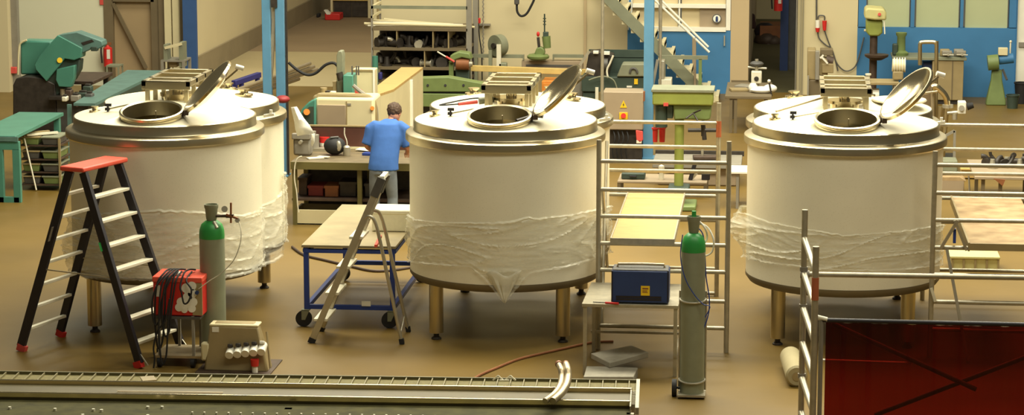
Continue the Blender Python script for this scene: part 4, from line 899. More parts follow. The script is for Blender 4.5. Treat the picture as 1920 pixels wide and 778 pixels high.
def mp(name,mb,m,remesh=0.014,sm=6):
    me_o=part(man,name,mb,m); 
    for v in me_o.data.vertices: v.co+=man.location   # local coordinates given directly
    r=me_o.modifiers.new('r','REMESH'); r.mode='VOXEL'; r.voxel_size=remesh; r.use_smooth_shade=True
    q=me_o.modifiers.new('s','SMOOTH'); q.iterations=sm; return me_o
# head shape with face, joined to the body by the neck
mb=MB(); hc=V((.115,.32,1.575)); rot=Matrix.Rotation(R(-38),3,'X')@Matrix.Rotation(R(-14),3,'Z')
mb.ball(hc,.078,.098,.118,rot); mb.ball(hc+rot@V((0,.09,-.03)),.016,.03,.03,rot); mb.ball(hc+rot@V((0,.05,-.075)),.05,.05,.045,rot)
for w in (-1,1): mb.ball(hc+rot@V((w*.079,0,-.015)),.012,.02,.032,rot)
hd=mp('head',mb,'skin',.008,3)
for w in (-1,1): pass
mb=MB(); mb.ball(hc+rot@V((0,-.022,.03)),.095,.108,.112,rot); hr_=mp('hair',mb,'hair',.009,1)
tx=bpy.data.textures.new('tuft','CLOUDS'); tx.noise_scale=.025; dm=hr_.modifiers.new('d','DISPLACE'); dm.texture=tx; dm.strength=.025; dm.mid_level=.4
mb=MB()
for w in (-1,1): mb.ball(hc+rot@V((w*.03,.088,.008)),.012,.008,.008,rot,10)
e=part(man,'eyes',mb,'white')
for v in e.data.vertices: v.co+=man.location
mb=MB(); mb.ell([(.005,.01,.855,.205,.13),(.005,.02,.93,.20,.135),(.015,.04,1.04,.195,.135),(.03,.08,1.18,.195,.135),(.045,.12,1.30,.205,.14),(.05,.15,1.40,.215,.13),(.058,.165,1.46,.175,.12),(.064,.19,1.49,.11,.09),(.07,.21,1.51,.08,.07)],28)
for sd,w in (('l',-1),('r',1)):
    a,b=V(J[sd+'s']),V(J[sd+'e']); mb.tube([a+V((-w*.1,0,.01)),a+V((-w*.03,0,.015)),a+V((w*.03,-.005,-.02)),a.lerp(b,.55),a.lerp(b,.92)],.07,14,rr=[.06,.078,.082,.08,.078])
mp('t_shirt',mb,'shirt',.013,7)
mb=MB(); mb.ell([(.0,.0,.80,.175,.112),(.0,.0,.86,.176,.11),(.0,.01,.93,.15,.09)],24)
for sd,w in (('l',-1),('r',1)):
    hcp=V((w*.088,0,.87)); k=V(J[sd+'k']); a=V(J[sd+'a']); mb.tube([hcp,hcp.lerp(k,.4),k,k.lerp(a,.5),a+V((0,0,-.02))],.09,16,rr=[.095,.09,.072,.07,.075])
mp('jeans',mb,'jeans',.013,5)
mb=MB()
for sd,w in (('l',-1),('r',1)):
    a=V(J[sd+'a']); mb=MB(); mb.ball(a+V((0,.06,-.04)),.048,.14,.05); mb.obox(a+V((0,.06,-.075)),.085,.26,.03); mp('shoe',mb,'dark',.008,4)
# ================================================= BACKGROUND MACHINES
def TT(name,label,cat,px,py,Y,group=None): return T(name,label,cat,P(px,py,Y),group)
def cy(px0,py0,px1,py1,Y,r,r2=None,Y2=None,seg=20): return MB().cyl(P(px0,py0,Y),P(px1,py1,Y if Y2 is None else Y2),r,r2,seg)
def legs(t,xs,Ys,ztop,w=.05,m='grey',name='leg'):
    for x in xs:
        for y in Ys: part(t,name,MB().box(x-w/2,x+w/2,y-w/2,y+w/2,0,ztop),m)
# ---- teal band saw
Y=Yg(60,262); t=TT('band_saw','teal metal band saw with tilted head and dark base by the left wall','saw',65,262,Y)
part(t,'base',MB().pp([(24,262),(24,160),(30,147),(50,143),(80,146),(104,158),(108,262)],Y,.55),'dark',.02)
part(t,'motor_housing',MB().pp([(38,140),(38,82),(44,76),(96,77),(98,100),(84,140)],Y+.25,.35),'teal',.03)
hd_=part(t,'saw_head',MB().pp([(64,121),(75,103),(108,66),(154,90),(152,108),(139,113),(121,110),(113,121),(87,153),(67,131)],Y-.06,.28),'teal',.012)
part(hd_,'yellow_sticker',cy(112,113,112,113,Y-.075,.045,Y2=Y-.055),'yellow')
gd_=part(t,'blade_guard',MB().pp([(108,66),(144,60),(191,77),(193,86),(184,92),(172,92),(154,100),(152,90)],Y-.02,.3),'tealgrey',.015)
part(gd_,'slot',MB().pp([(152,80),(172,74),(176,78),(156,85)],Y-.03,.02),'dark'); part(gd_,'clamp',MB().pb(170,88,182,96,Y-.04,.1),'dgreen',.01)
part(t,'swivel_arm',MB().pp([(88,150),(112,120),(122,110),(150,112),(148,132),(138,150),(110,178),(90,180)],Y+.02,.25),'dgreen',.02)
part(t,'lower_guide',MB().pp([(106,130),(140,122),(139,146),(133,164),(110,163),(104,150)],Y-.1,.15),'teal',.015)
part(t,'vice_column',cy(117,166,117,185,Y,.04),'rodst'); part(t,'feed_screw',cy(134,168,134,186,Y-.1,.015),'darkbrown'); part(t,'feed_screw',cy(144,172,144,200,Y-.12,.03),'darkbrown')
part(t,'work_bed',MB().pb(90,182,182,188,Y-.2,.6),'dark',.01); part(t,'bed_stand',MB().pb(108,188,165,262,Y,.4),'dgrey',.01)
part(t,'hose',MB().tube(smoothpath([P(x,y,Y+.2) for x,y in ((50,75),(38,82),(35,100),(34,140))]),.018),'cream')
# ---- teal feed table front left
g0=G(33,380); zt_=zat(255,g0); xl=P(-60,255,g0.y).x; Yb=G(127,211,zt_).y
t=T('feed_table','bright teal steel feed table with box-section end frame at the far left','table',((g0.x+xl)/2,g0.y,0))
part(t,'top_plate',MB().box(xl,g0.x,g0.y,Yb,zt_-.05,zt_),'teal',.004); part(t,'end_beam',MB().pb(-60,266,35,280,g0.y,.08),'teal',.004)
part(t,'end_post',MB().pb(26,280,36,380,g0.y,.08),'teal',.003); part(t,'end_post',MB().pb(-8,280,4,380,g0.y,.08),'teal',.003); part(t,'foot_beam',MB().pb(-20,370,36,380,g0.y,.08),'teal',.003); part(t,'front_rail',MB().pb(-60,257,33,264,g0.y-.02,.03),'tealgrey')
part(t,'rear_post',MB().box(g0.x-.1,g0.x-.02,Yb-.2,Yb-.1,0,zt_-.04),'teal')
# ---- rack with tubs
g1_=G(64,364); Y=g1_.y+.3; t=T('storage_rack','low rack of dull olive tubs beneath the teal feed table','rack',G(70,362)); 
zr=[P(60,y,Y).z for y in (345,322,298,272)]; xa,xb=P(38,300,Y).x,P(112,300,Y).x
for x in (xa,xb):
    for y in (Y,Y+.6): part(t,'post',MB().box(x-.015,x+.015,y-.015,y+.015,0,zr[-1]+.1),'beige')
for z in zr: part(t,'shelf',MB().box(xa,xb,Y,Y+.6,z-.02,z),'darkbrown')
part(t,'diagonal_rod',MB().cyl((xa+.08,Y-.03,zr[-1]+.1),(xa+.24,Y-.05,0.02),.012),'tread')
tub=None; k=0
labs=['bottom','second','third','top']
for i,z in enumerate(zr):
    for j in range(2):
        x=xa+.03+j*(xb-xa)*.5; w=(xb-xa)*.43
        o=T('storage_tub','%s %s olive tub on the low rack under the teal feed table'%('left' if j==0 else 'right',{'bottom':'lowest','second':'second lowest','third':'second highest','top':'highest'}[labs[i]]),'tub',(x+w/2,Y+.25,z),'tubs on the low rack')
        part(o,'tub_body',MB().hexa([(x+.02,Y+.02,z),(x+w-.02,Y+.02,z),(x+w-.02,Y+.5,z),(x+.02,Y+.5,z),(x,Y,z+.11),(x+w,Y,z+.11),(x+w,Y+.52,z+.11),(x,Y+.52,z+.11)]),'olive' if (i+j)%2 else 'dgrey',.01); part(o,'rim',MB().box(x-.01,x+w+.01,Y-.01,Y+.53,z+.105,z+.12),'greygreen' if j else 'beige')
o=T('timber_offcuts','pale timber offcuts lying on top of the low tub rack','timber',(xa+.4,Y,zr[-1]+.12)); 
for k,(a,b,dz) in enumerate(((44,100,.14),(50,108,.16),(40,92,.18))):
    part(o,'offcut',MB().bar(P(a,256-k*3,Y),P(b,250-k*2,Y+.3),.05,.03),'tread' if k%2 else 'beige')
# ---- long grey teal conveyor
zc_=.95; pts=[G(178,194,zc_),G(305,132,zc_)]; w_=.62
a=pts[0];b=pts[1]; 
t=T('roller_track','long worn teal feed track running back towards the brown door','conveyor',((a.x+b.x)/2-.3,(a.y+b.y)/2,0))
part(t,'top_plate',MB().prism([a,b,b-V((w_,0,0)),a-V((w_*.55,0,0))],(0,0,-.04)),'tealgrey'); part(t,'side_rail',MB().bar(a-V((0,0,.1)),b-V((0,0,.1)),.03,.12),'dgreen')
for f in (.05,.5,.95):
    q=a.lerp(b,f); part(t,'leg',MB().box(q.x-.1,q.x-.04,q.y-.03,q.y+.03,0,zc_-.05),'tealgrey'); part(t,'leg',MB().box(q.x-.5,q.x-.44,q.y-.03,q.y+.03,0,zc_-.05),'tealgrey')
t=T('steel_workbench','dark cluttered steel bench between the teal band saw and the left tank','workbench',G(160,250)); Y=Yg(190,262)+.75; z=.88
x0_,x1_=P(112,200,Y).x,P(176,200,Y).x; part(t,'benchtop',MB().box(x0_,x1_,Y,Y+1.3,z-.06,z),'darkbrown',.01); legs(t,(x0_+.1,x1_-.1),(Y+.1,Y+1.2),z-.06,.08,'dark'); part(t,'lower_shelf',MB().box(x0_,x1_,Y+.1,Y+1.2,.3,.34),'dark')
for k,(px,py,w,h,m,nm,lab) in enumerate(((128,188,.1,.16,'darkbrown','clamp_block','dark brown clamp block at the left of the cluttered dark bench'),(140,191,.14,.1,'grey','steel_block','grey steel block on the cluttered dark bench'),(154,188,.18,.12,'dgreen','parts_bin','dark green parts bin on the cluttered dark bench'),(166,190,.12,.12,'dgrey','machine_vice','dark grey vice near the middle of the cluttered dark bench'),(163,178,.14,.14,'dgreen','parts_box','dark green box at the right of the cluttered dark bench'),(120,191,.08,.08,'tread','paper_cup','small white cup at the left end of the cluttered dark bench'))):
    q=G(px,py,z); o=T(nm,lab,nm.split('_')[-1],q); part(o,'body',MB().box(q.x-w/2,q.x+w/2,q.y,q.y+.15,z+.002,z+h),m,.015); part(o,'top',MB().box(q.x-w*.3,q.x+w*.3,q.y+.03,q.y+.12,z+h,z+h+.03),'dark' if m!='dark' else 'grey',.005)
# small frame by door, stand by pipes
def openframe(name,lab,cat,x0,x1,y0,y1,Y,dep,m,th=.03):
    t=TT(name,lab,cat,(x0+x1)/2,y1,Y); a=P(x0,y1,Y);b=P(x1,y0,Y)
    for x in (a.x,b.x):
        for y in (Y,Y+dep): part(t,'leg',MB().box(x-th/2,x+th/2,y-th/2,y+th/2,a.z,b.z),m)
    part(t,'top',MB().box(a.x-th/2,b.x+th/2,Y-th/2,Y+dep+th/2,b.z,b.z+.03),m); return t
Y=Yg(210,178); openframe('small_trestle','small grey metal trestle in front of the brown door','trestle',202,222,126,178,Y,.3,'greygreen')
Y=Yg(325,182); t=openframe('tool_stand','grey metal tool stand in front of the pale pipes beside the dark blue column','stand',306,344,116,182,Y,.5,'grey',.05)
part(t,'upright_panel',MB().pb(307,84,313,116,Y,.3).pb(336,80,343,126,Y,.3),'greygreen'); part(t,'tie_bar',MB().bar(P(309,90,Y),P(341,82,Y),.05),'cream'); part(t,'gauge_box',MB().pb(316,112,332,126,Y+.1,.2),'beige',.02)
# ---- pipes on violet trestle
Y=Yg(462,186); t=TT('pipe_trestle','violet-blue steel trestle holding long pipes behind the left tank','trestle',462,186,Y); e0=P(438,156,Y);e1=P(486,140,Y+.9)
part(t,'top_beam',MB().bar(e0,e1,.1,.1),'violet',.01); 
for q in (e0.lerp(e1,.05),e0.lerp(e1,.3),e0.lerp(e1,.93)): part(t,'leg',MB().box(q.x-.04,q.x+.04,q.y-.04,q.y+.04,0,q.z),'violet')
for k,(a,b,lab) in enumerate((((436,172),(581,119),'uppermost of the long steel pipes lying behind the left tank'),((440,177),(588,125),'second long steel pipe lying behind the left tank'),((446,181),(594,130),'third long steel pipe lying behind the left tank'),((452,185),(560,148),'lowest and shortest long steel pipe lying behind the left tank'))):
    S('steel_pipe',MB().cyl(G(a[0],a[1],.55-.09*k),G(b[0],b[1],.55-.09*k),.035,seg=12),'rodst',lab,'pipe','long steel pipes behind the left tank')
# ---- stand machine and teal box
Yk=YBn+1.75
Y=Yk+1.0; t=TT('pedestal_machine','slim grey pedestal machine with pale upright behind the cream console','machine',632,250,Y)
part(t,'upright',MB().pp([(631,180),(631,104),(634,96),(641,96),(643,104),(642,180)],Y,.2),'greygreen',.01); part(t,'spindle',MB().pp([(621,180),(624,160),(623,152),(631,152),(630,160),(632,180)],Y-.05,.12),'beige',.01); part(t,'base',MB().box(P(614,200,Y).x,P(650,200,Y).x,Y-.1,Y+.4,0,P(630,178,Y).z),'beige',.02)
part(t,'handle',MB().cyl(P(636,136,Y-.1),P(640,150,Y-.1),.05),'dark')
Y=Yk+.8; t=TT('teal_control_unit','teal control unit standing behind the cream console','machine',653,250,Y); part(t,'casing',MB().pb(644,141,662,240,Y,.35),'teal',.015); 
for px in (659,667,671): part(t,'lever',MB().pb(px,124,px+2,141,Y+.05,.03),'dgrey')
# ---- cream console
Y=Yk; t=TT('control_console','cream machine console with taupe side panel right behind the workbench','console',648,270,Y)
z0_=0; a=P(592,232,Y); b=P(702,184,Y); part(t,'cabinet',MB().box(a.x,b.x,Y,Y+.6,0,b.z),'cream',.04)
part(t,'side_panel',MB().pb(595,197,648,236,Y-.02,.03),'taupe',.008); part(t,'joint',MB().pb(649,190,650.5,236,Y-.01,.03),'beige'); part(t,'name_plate',MB().pb(651,194,658,198,Y-.01,.02),'grey'); part(t,'emergency_button',cy(698,203,698,203,Y-.03,.03,Y2=Y+.01),'orange')
part(t,'top_rail',MB().tube(smoothpath([P(x,y,Y+.1) for x,y in ((590,240),(590,190),(596,181),(610,178),(680,180),(694,184),(702,196),(705,240))]),.035),'beige')
for i,(px,h,m) in enumerate(((607,.1,'beige'),(614,.06,'dark'),(624,.05,'tread'),(672,.08,'pinkred'))):
    q=P(px,179,Y+.3); part(t,'top_fitting',MB().cyl(V((q.x,q.y,b.z)),V((q.x,q.y,b.z+h)),.05),m)
S('flexible_conduit',MB().tube(smoothpath([P(x,y,Yk+.15) for x,y in ((662,160),(676,172),(690,182),(700,192),(705,206),(706,236))]),.03),'grey','grey flexible conduit curving down the right of the cream console','hose')
Y=Yk-.05; t=TT('bending_machine','dark teal curved machine with an orange button left of the cream console','machine',574,262,Y); part(t,'casing',MB().pp([(556,262),(558,222),(566,204),(578,192),(592,184),(592,262)],Y,.4),'teal',.02)
part(t,'dark_cover',MB().pp([(561,240),(562,222),(568,210),(580,200),(588,200),(588,240)],Y-.02,.03),'dgreen'); part(t,'orange_button',cy(575,210,575,210,Y-.06,.045,Y2=Y-.01),'orange')
Y=Yk+1.3; t=TT('cream_side_panel','plain cream machine panel behind the teal control unit','machine panel',690,230,Y); part(t,'panel',MB().pb(661,131,702,240,Y,.3),'cream',.01); part(t,'edge_strip',MB().pb(661,131,702,134,Y-.01,.03),'beige'); part(t,'edge_post',MB().pb(700,131,702.5,240,Y-.02,.03),'white')
# ---- cream box with wooden top
zt2=1.3; c4=[G(668,190,zt2),G(738,167,zt2),G(793,126,zt2),G(752,126,zt2)]
t=T('long_cream_cabinet','long cream cabinet with a plywood top running back behind the man','cabinet',V((sum(c.x for c in c4)/4,sum(c.y for c in c4)/4,0)))
part(t,'cabinet_body',MB().prism([V((c.x,c.y,0.0)) for c in c4],(0,0,zt2-.04)),'cream'); part(t,'wooden_top',MB().prism(c4,(0,0,-.045)),'ply',.004); 
q=c4[1].lerp(c4[2],.55); part(t,'corner_batten',MB().box(q.x-.02,q.x+.04,q.y-.03,q.y+.03,0,zt2-.05),'white')
Y=Yg(704,190); t=TT('teal_post','short bright teal post behind the plywood-topped cabinet','post',704,190,Y); part(t,'post',MB().lathe([(0,0),(.055,0),(.055,P(704,105,Y).z),(0,P(704,105,Y).z)],G(704,190),20),'teal'); part(t,'violet_valve',MB().pb(709,136,716,150,Y+.1,.1),'violet',.02)
# low cream panel beyond
# ---- shelf rack
Y=WY-1.5; t=TT('shelf_rack','tall dark shelf rack full of pipe fittings against the back wall','shelf rack',790,190,Y)
zf=0
for px,w in ((695,3),(874,10)): 
    a=P(px,0,Y);b=P(px+w,0,Y); part(t,'post',MB().box(a.x,b.x,Y,Y+.06,0,P(px,-3 if w==3 else -30,Y).z),'grey')
    part(t,'post',MB().box(a.x,b.x,Y+1.0,Y+1.06,0,P(px,-3,Y).z),'grey')
xa,xb=P(697,0,Y).x,P(876,0,Y).x
zs_=[P(780,y,Y).z for y in (150,126,90,53)]
for z in zs_: part(t,'shelf',MB().box(xa,xb,Y,Y+1.0,z-.05,z),'frame')
part(t,'back_sheet',MB().box(xa,xb,Y+.98,Y+1.0,zs_[0]-.3,zs_[-1]-.03),'dark')
for px in (742,810,839): 
    a=P(px,0,Y); part(t,'divider',MB().box(a.x,a.x+.02,Y+.02,Y+.96,zs_[2],zs_[3]-.05),'beige')
a=P(794,0,Y); part(t,'divider',MB().box(a.x,a.x+.02,Y+.02,Y+.96,zs_[1],zs_[2]-.05),'beige')
for py in (12,): part(t,'top_rail',MB().box(xa,xb,Y,Y+.04,P(780,17,Y).z,P(780,11,Y).z),'greygreen')
part(t,'side_rail',MB().bar((xa,Y,P(697,14,Y).z),(xa,Y+1.0,P(697,14,Y).z),.05),'cream'); part(t,'side_rail',MB().bar((xa,Y,P(697,32,Y).z),(xa,Y+1.0,P(697,32,Y).z),.04),'cream'); part(t,'inner_post',MB().box(P(706,0,Y+.9).x,P(710,0,Y+.9).x,Y+.9,Y+.94,zs_[3],P(706,8,Y).z),'beige')
rods=[(683,44,880,49),(696,42,868,47),(700,38,850,46),(690,48,872,50),(720,36,890,51),(686,46,790,52)]
wd=['uppermost','second','third','fourth','fifth','lowest']
for i,(a0,b0,a1,b1) in enumerate(rods):
    yy=Y+.1+.12*i; S('long_rod',MB().cyl(P(a0,b0,yy),P(a1,b1,yy),.022,seg=8),'tread' if i%2 else 'cream','long pale rod lying on top of the shelf rack of fittings','rod','rods on the shelf rack')
def fitting(kind,m):
    mb=MB()
    if kind==0:
        mb.tube([V((.12*math.cos(a)-.06,0,.05+.12*math.sin(a))) for a in [R(x) for x in range(0,100,12)]],.045,12)
    elif kind==1:
        mb.cyl((-.11,0,.06),(.11,0,.06),.055,seg=14); mb.cyl((-.12,0,.06),(-.1,0,.06),.085,seg=14); mb.cyl((.1,0,.06),(.12,0,.06),.085,seg=14)
    elif kind==2:
        mb.cyl((0,0,0),(0,0,.16),.06,.04,14); mb.cyl((0,0,.0),(0,0,.03),.09,seg=14)
    else:
        mb.tube([V((-.1,0,.03)),V((0,0,.07)),V((.08,0,.16)),V((.09,0,.22))],.03,10)
    return mb
protos=[]
random.seed(11)
for lvl,(zi,nn,word) in enumerate(((2,26,'upper'),(1,22,'lower'))):
    pr_=[]
    for k in range(nn):
        x=xa+.1+(xb-xa-.3)*((k+.5*random.random())/nn); yy=Y+.12+random.random()*.5; z=zs_[zi]+.002+random.random()*.0
        kind=k%4; bright=(k%9==4)
        key=(kind,bright)
        c=next((q for kk,q in protos if kk==key),None)
        lab='bright steel pipe fitting among dark ones on the %s shelf of the rack'%word if bright else 'dark steel pipe fitting in the heap on the %s shelf of the rack'%word
        if c is None:
            o=T('pipe_fitting',lab,'pipe fitting',(0,0,0),'%s fittings on the %s rack shelf'%('bright' if bright else 'dark',word)); part(o,'fitting_body',fitting(kind,0),'alu' if bright else 'dark'); protos.append((key,o)); o.location=V((x,yy,z))
        else:
            o=dup(c,(x,yy,z),lab); o['group']='%s fittings on the %s rack shelf'%('bright' if bright else 'dark',word)
        o.rotation_euler=(0,0,random.random()*6); sc_=.8+random.random()*.5; o.scale=(sc_,sc_,sc_)
# ---- press brake
Y=Yg(840,232); t=TT('press_brake','green press brake with three round holes in its beam behind the middle tank','press',838,232,Y)
pb_=part(t,'upper_beam',MB().pp([(772,147),(840,145),(906,157),(906,172),(772,172)],Y,.3),'olive',.01)
for px in (802,835,869): part(pb_,'round_hole',cy(px,160,px,160,Y-.012,.022,Y2=Y+.005),'black')
part(t,'lower_beam',MB().pb(782,177,900,200,Y-.02,.3),'olive',.01); part(t,'gap_shade',MB().pb(774,171,904,178,Y+.06,.2),'black'); part(t,'side_column',MB().pb(770,174,784,232,Y,.5),'dark',.01); part(t,'side_column',MB().pb(893,172,906,232,Y,.5),'olive',.01)  # black strip between the beams stands in for the shaded gap
part(t,'yellow_tab',MB().pb(781,181,784,194,Y-.03,.02),'yellow'); part(t,'base_plate',MB().pb(784,200,900,225,Y+.1,.3),'dark')
Y=Yg(862,205); t=TT('motor_on_stand','orange-brown motor on a green stand in front of the shelf rack','motor',862,205,Y)
part(t,'post',MB().pb(842,115,850,205,Y,.08),'green' if 0 else 'olive'); part(t,'motor_body',cy(856,119,880,120,Y,.11),'rust'); part(t,'green_cover',MB().pp([(842,118),(844,104),(860,97),(880,100),(884,112),(866,108),(854,112),(850,118)],Y-.1,.3),'olive',.02)
part(t,'lever',MB().cyl(P(820,97,Y-.1),P(852,116,Y-.1),.014),'tread'); part(t,'lever_grip',MB().cyl(P(836,106,Y-.1),P(852,116,Y-.1),.02),'pinkred'); part(t,'pedestal',MB().pb(854,128,880,205,Y+.05,.25),'dgreen',.02); part(t,'end_cap',cy(880,120,886,120,Y,.07,.04),'alu')
# ---- cut-off saw line along the wall
Y=WY-1.0; t=TT('cutting_bench','long grey cutting bench with bar rails along the back wall','bench',1000,190,Y)
part(t,'rail',MB().pb(885,103,982,108,Y,.1),'greygreen'); part(t,'rail',MB().pb(1036,103,1094,108,Y,.1),'greygreen')
for px in (980,1036): part(t,'rail_stop',MB().pb(px,103,px+2,113,Y-.02,.1),'greygreen')
part(t,'box_beam',MB().pb(978,115,1092,130,Y,.3),'taupe',.01); part(t,'slot',MB().pb(986,122,1085,124.5,Y-.01,.02),'dgrey'); part(t,'pedestal',MB().pb(980,130,1090,185,Y+.05,.4),'beige',.02)
for px in (916,): part(t,'upright',MB().pb(px,95,px+6,182,Y-.3,.1),'greygreen')
part(t,'upright',MB().pb(931,84,939,130,Y-.3,.1),'tread'); part(t,'foot',MB().pb(934,118,950,132,Y-.3,.15),'greygreen',.02)
for px in (890,): part(t,'leg',MB().pb(px,108,px+5,185,Y,.08),'greygreen')
t=TT('saw_disc','round grey guard disc standing on the cutting bench rail','saw guard',935,103,Y+.0); part(t,'disc',MB().cyl(P(928,86,Y-.12),P(940,84,Y+.0),.2,seg=32),'greygreen'); part(t,'hub',MB().cyl(P(924,86,Y-.16),P(929,86,Y-.1),.05),'dark'); part(t,'tip',MB().pb(933,65,937,70,Y-.05,.04),'greygreen')
t=TT('mitre_saw','green mitre saw with tall threaded spindle and red handle on the cutting bench','saw',1010,113,Y)
part(t,'base',MB().lathe([(0,0),(.14,0),(.2,.03),(.21,.07),(.17,.1),(.08,.12),(0,.12)],P(1009,112,Y-.05),24),'olive'); part(t,'side_arm',MB().pb(991,102,1027,107,Y-.1,.1),'olive',.02)
part(t,'housing',MB().pp([(1001,103),(1006,90),(1014,88),(1020,92),(1022,100),(1018,104)],Y-.15,.15),'olive',.02); part(t,'motor',cy(1024,68,1026,90,Y-.08,.08,.07),'olive'); part(t,'bracket',MB().pb(1018,60,1028,74,Y-.12,.08),'dgreen',.01)
part(t,'handle_arm',MB().bar(P(1009,70,Y-.1),P(1011,90,Y-.1),.05),'dark'); part(t,'red_handle',MB().ball(P(1009,64,Y-.1),.03,.03,.05),'red'); part(t,'spindle',MB().cyl(P(1021,26,Y-.1),P(1021,62,Y-.1),.014),'dgreen')
for py in (34,39,45): part(t,'spindle_nut',MB().cyl(P(1021,py,Y-.1),P(1021,py+1.5,Y-.1),.03),'dgreen')
Y=WY-2.2; S('timber_beam',MB().bar(P(864,127,Y),P(1116,136,Y),.1,.1),'wood','long yellow timber beam lying level in front of the cutting bench','timber',bevel=.005)
for k,(x0_,x1_,y0_,m,nm,lab) in enumerate(((1016,1070,152,'orange','orange_cabinet','orange steel cabinet behind the open lid of the middle tank'),(1071,1092,145,'grey','grey_cabinet','narrow grey cabinet between the orange cabinet and the dark green lathe'))):
    t=TT(nm,lab,'cabinet',(x0_+x1_)/2,218,Y-.2); a=P(x0_,0,Y-.2);b=P(x1_,0,Y-.2); part(t,'cabinet_body',MB().box(a.x,b.x,Y-.2,Y+.4,0,P(x0_,y0_,Y-.2).z),m,.01); part(t,'door',MB().box(a.x+.03,b.x-.03,Y-.215,Y-.2,.08,P(x0_,y0_,Y-.2).z-.04),m,.004)
# ---- lathe
Y=Yg(1150,215); t=TT('lathe','dark green lathe with a sloping grey guard behind the grey electrical cabinet','lathe',1150,215,Y)
part(t,'bed',MB().pb(1090,145,1212,172,Y,.6),'dgreen',.015); part(t,'base',MB().pb(1092,172,1118,215,Y+.05,.5),'dgreen',.02); part(t,'base',MB().pb(1190,172,1212,215,Y+.05,.5),'dgreen',.02); part(t,'rear_splash_guard',MB().pb(1104,94,1212,108,Y+.55,.05).pb(1104,108,1212,146,Y+.55,.04),'dgreen')
part(t,'chuck_guard',MB().pp([(1156,144),(1166,120),(1212,120),(1212,144)],Y-.05,.4),'greygreen',.02); part(t,'guard_handle',MB().tube(smoothpath([P(x,y,Y-.07) for x,y in ((1181,137),(1183,130),(1188,128),(1193,131),(1195,137))]),.02),'dgrey')
part(t,'headstock',MB().pp([(1096,145),(1104,98),(1122,96),(1150,104),(1140,145)],Y+.05,.4),'dark',.02); part(t,'lamp',MB().pb(1112,96,1122,101,Y-.05,.1),'white',.005); part(t,'lamp',MB().pb(1132,97,1143,103,Y-.05,.1),'white',.005)
part(t,'chuck',cy(1127,120,1140,120,Y,.1),'dgrey'); part(t,'slide_arm',MB().bar(P(1086,124,Y-.05),P(1105,96,Y-.05),.05),'alu'); part(t,'switch_plate',MB().pb(1175,161,1185,164,Y-.02,.04),'white'); part(t,'coolant_hose',MB().tube(smoothpath([P(x,y,Y-.1) for x,y in ((1150,104),(1144,118),(1138,132),(1140,146))]),.018),'tread')
part(t,'yellow_tag',MB().pb(1189,148,1196,158,Y-.02,.02),'yellow'); part(t,'tailstock_hose',MB().tube(smoothpath([P(x,y,Y-.15) for x,y in ((1104,150),(1130,143),(1150,150),(1158,170))]),.012),'greygreen')
part(t,'white_edge',MB().pb(1116,164,1122,200,Y-.04,.05),'tread')
# ---- electrical cabinet
Y=Yg(1168,302); t=TT('electrical_cabinet','taupe electrical cabinet with warning triangle and red emergency switch on yellow','cabinet',1168,302,Y)
part(t,'cabinet_body',MB().pb(1130,173,1206,243,Y,.5),'taupe',.012)
tri=MB().prism([P(1169,188,Y-.008),P(1175.5,202,Y-.008),P(1162.5,202,Y-.008)],(0,.008,0)); w_=part(t,'warning_triangle',tri,'yellow'); part(w_,'lightning_mark',MB().prism([P(x,y,Y-.012) for x,y in ((1169.5,192),(1167.4,197),(1169,197),(1168,200.5),(1170.8,196),(1169.2,196))],(0,.004,0)),'black')
sw=part(t,'switch_plate',MB().pb(1161,211,1177,224,Y-.02,.02),'yellow',.004); part(sw,'rotary_switch',cy(1169,217,1169,217,Y-.06,.04,Y2=Y-.02),'red')
part(t,'support_frame',MB().pb(1133,243,1204,302,Y+.1,.35),'dark'); part(t,'side_hinge',MB().pb(1206,172,1209,190,Y+.02,.1),'rust')
for k,x in enumerate((1150,1158,1166,1175)): part(t,'cable',MB().tube(smoothpath([P(x,245,Y+.05),P(x+3,260,Y),P(x-2,280,Y+.02),P(x+1,300,Y+.05)]),.012),'rubber')
def bucket(px0,px1,py0,py1,Y,m,lab,name='bucket'):
    a=P(px0,py1,Y);b=P(px1,py0,Y); r=(b.x-a.x)/2; h=b.z-a.z; t=T(name,lab,'bucket',((a.x+b.x)/2,Y,a.z))
    c=V(((a.x+b.x)/2,Y,a.z)); part(t,'bucket_body',MB().lathe([(0,0),(r*.8,0),(r,h),(r*.94,h),(r*.75,.02),(0,.02)],c,24),m); part(t,'rim',MB().lathe([(r,h-.02),(r+.012,h-.015),(r+.012,h+.005),(r-.01,h+.005)],c,24),m); part(t,'bail_handle',MB().tube([c+V((r*math.cos(a_),-.01,h-.02-r*.5*math.sin(a_))) for a_ in [R(k) for k in range(0,181,20)]],.006,6),'alu'); return t
t=TT('work_glove','red work glove hanging at the lower right corner of the electrical cabinet','glove',1198,266,Y-.03); 
part(t,'glove_palm',MB().pp([(1192,244),(1205,246),(1206,262),(1200,268),(1193,262)],Y-.05,.03),'pinkred',.008); part(t,'cuff',MB().pb(1193,263,1203,269,Y-.05,.03),'tread',.006)
Y=Yg(1275,392)
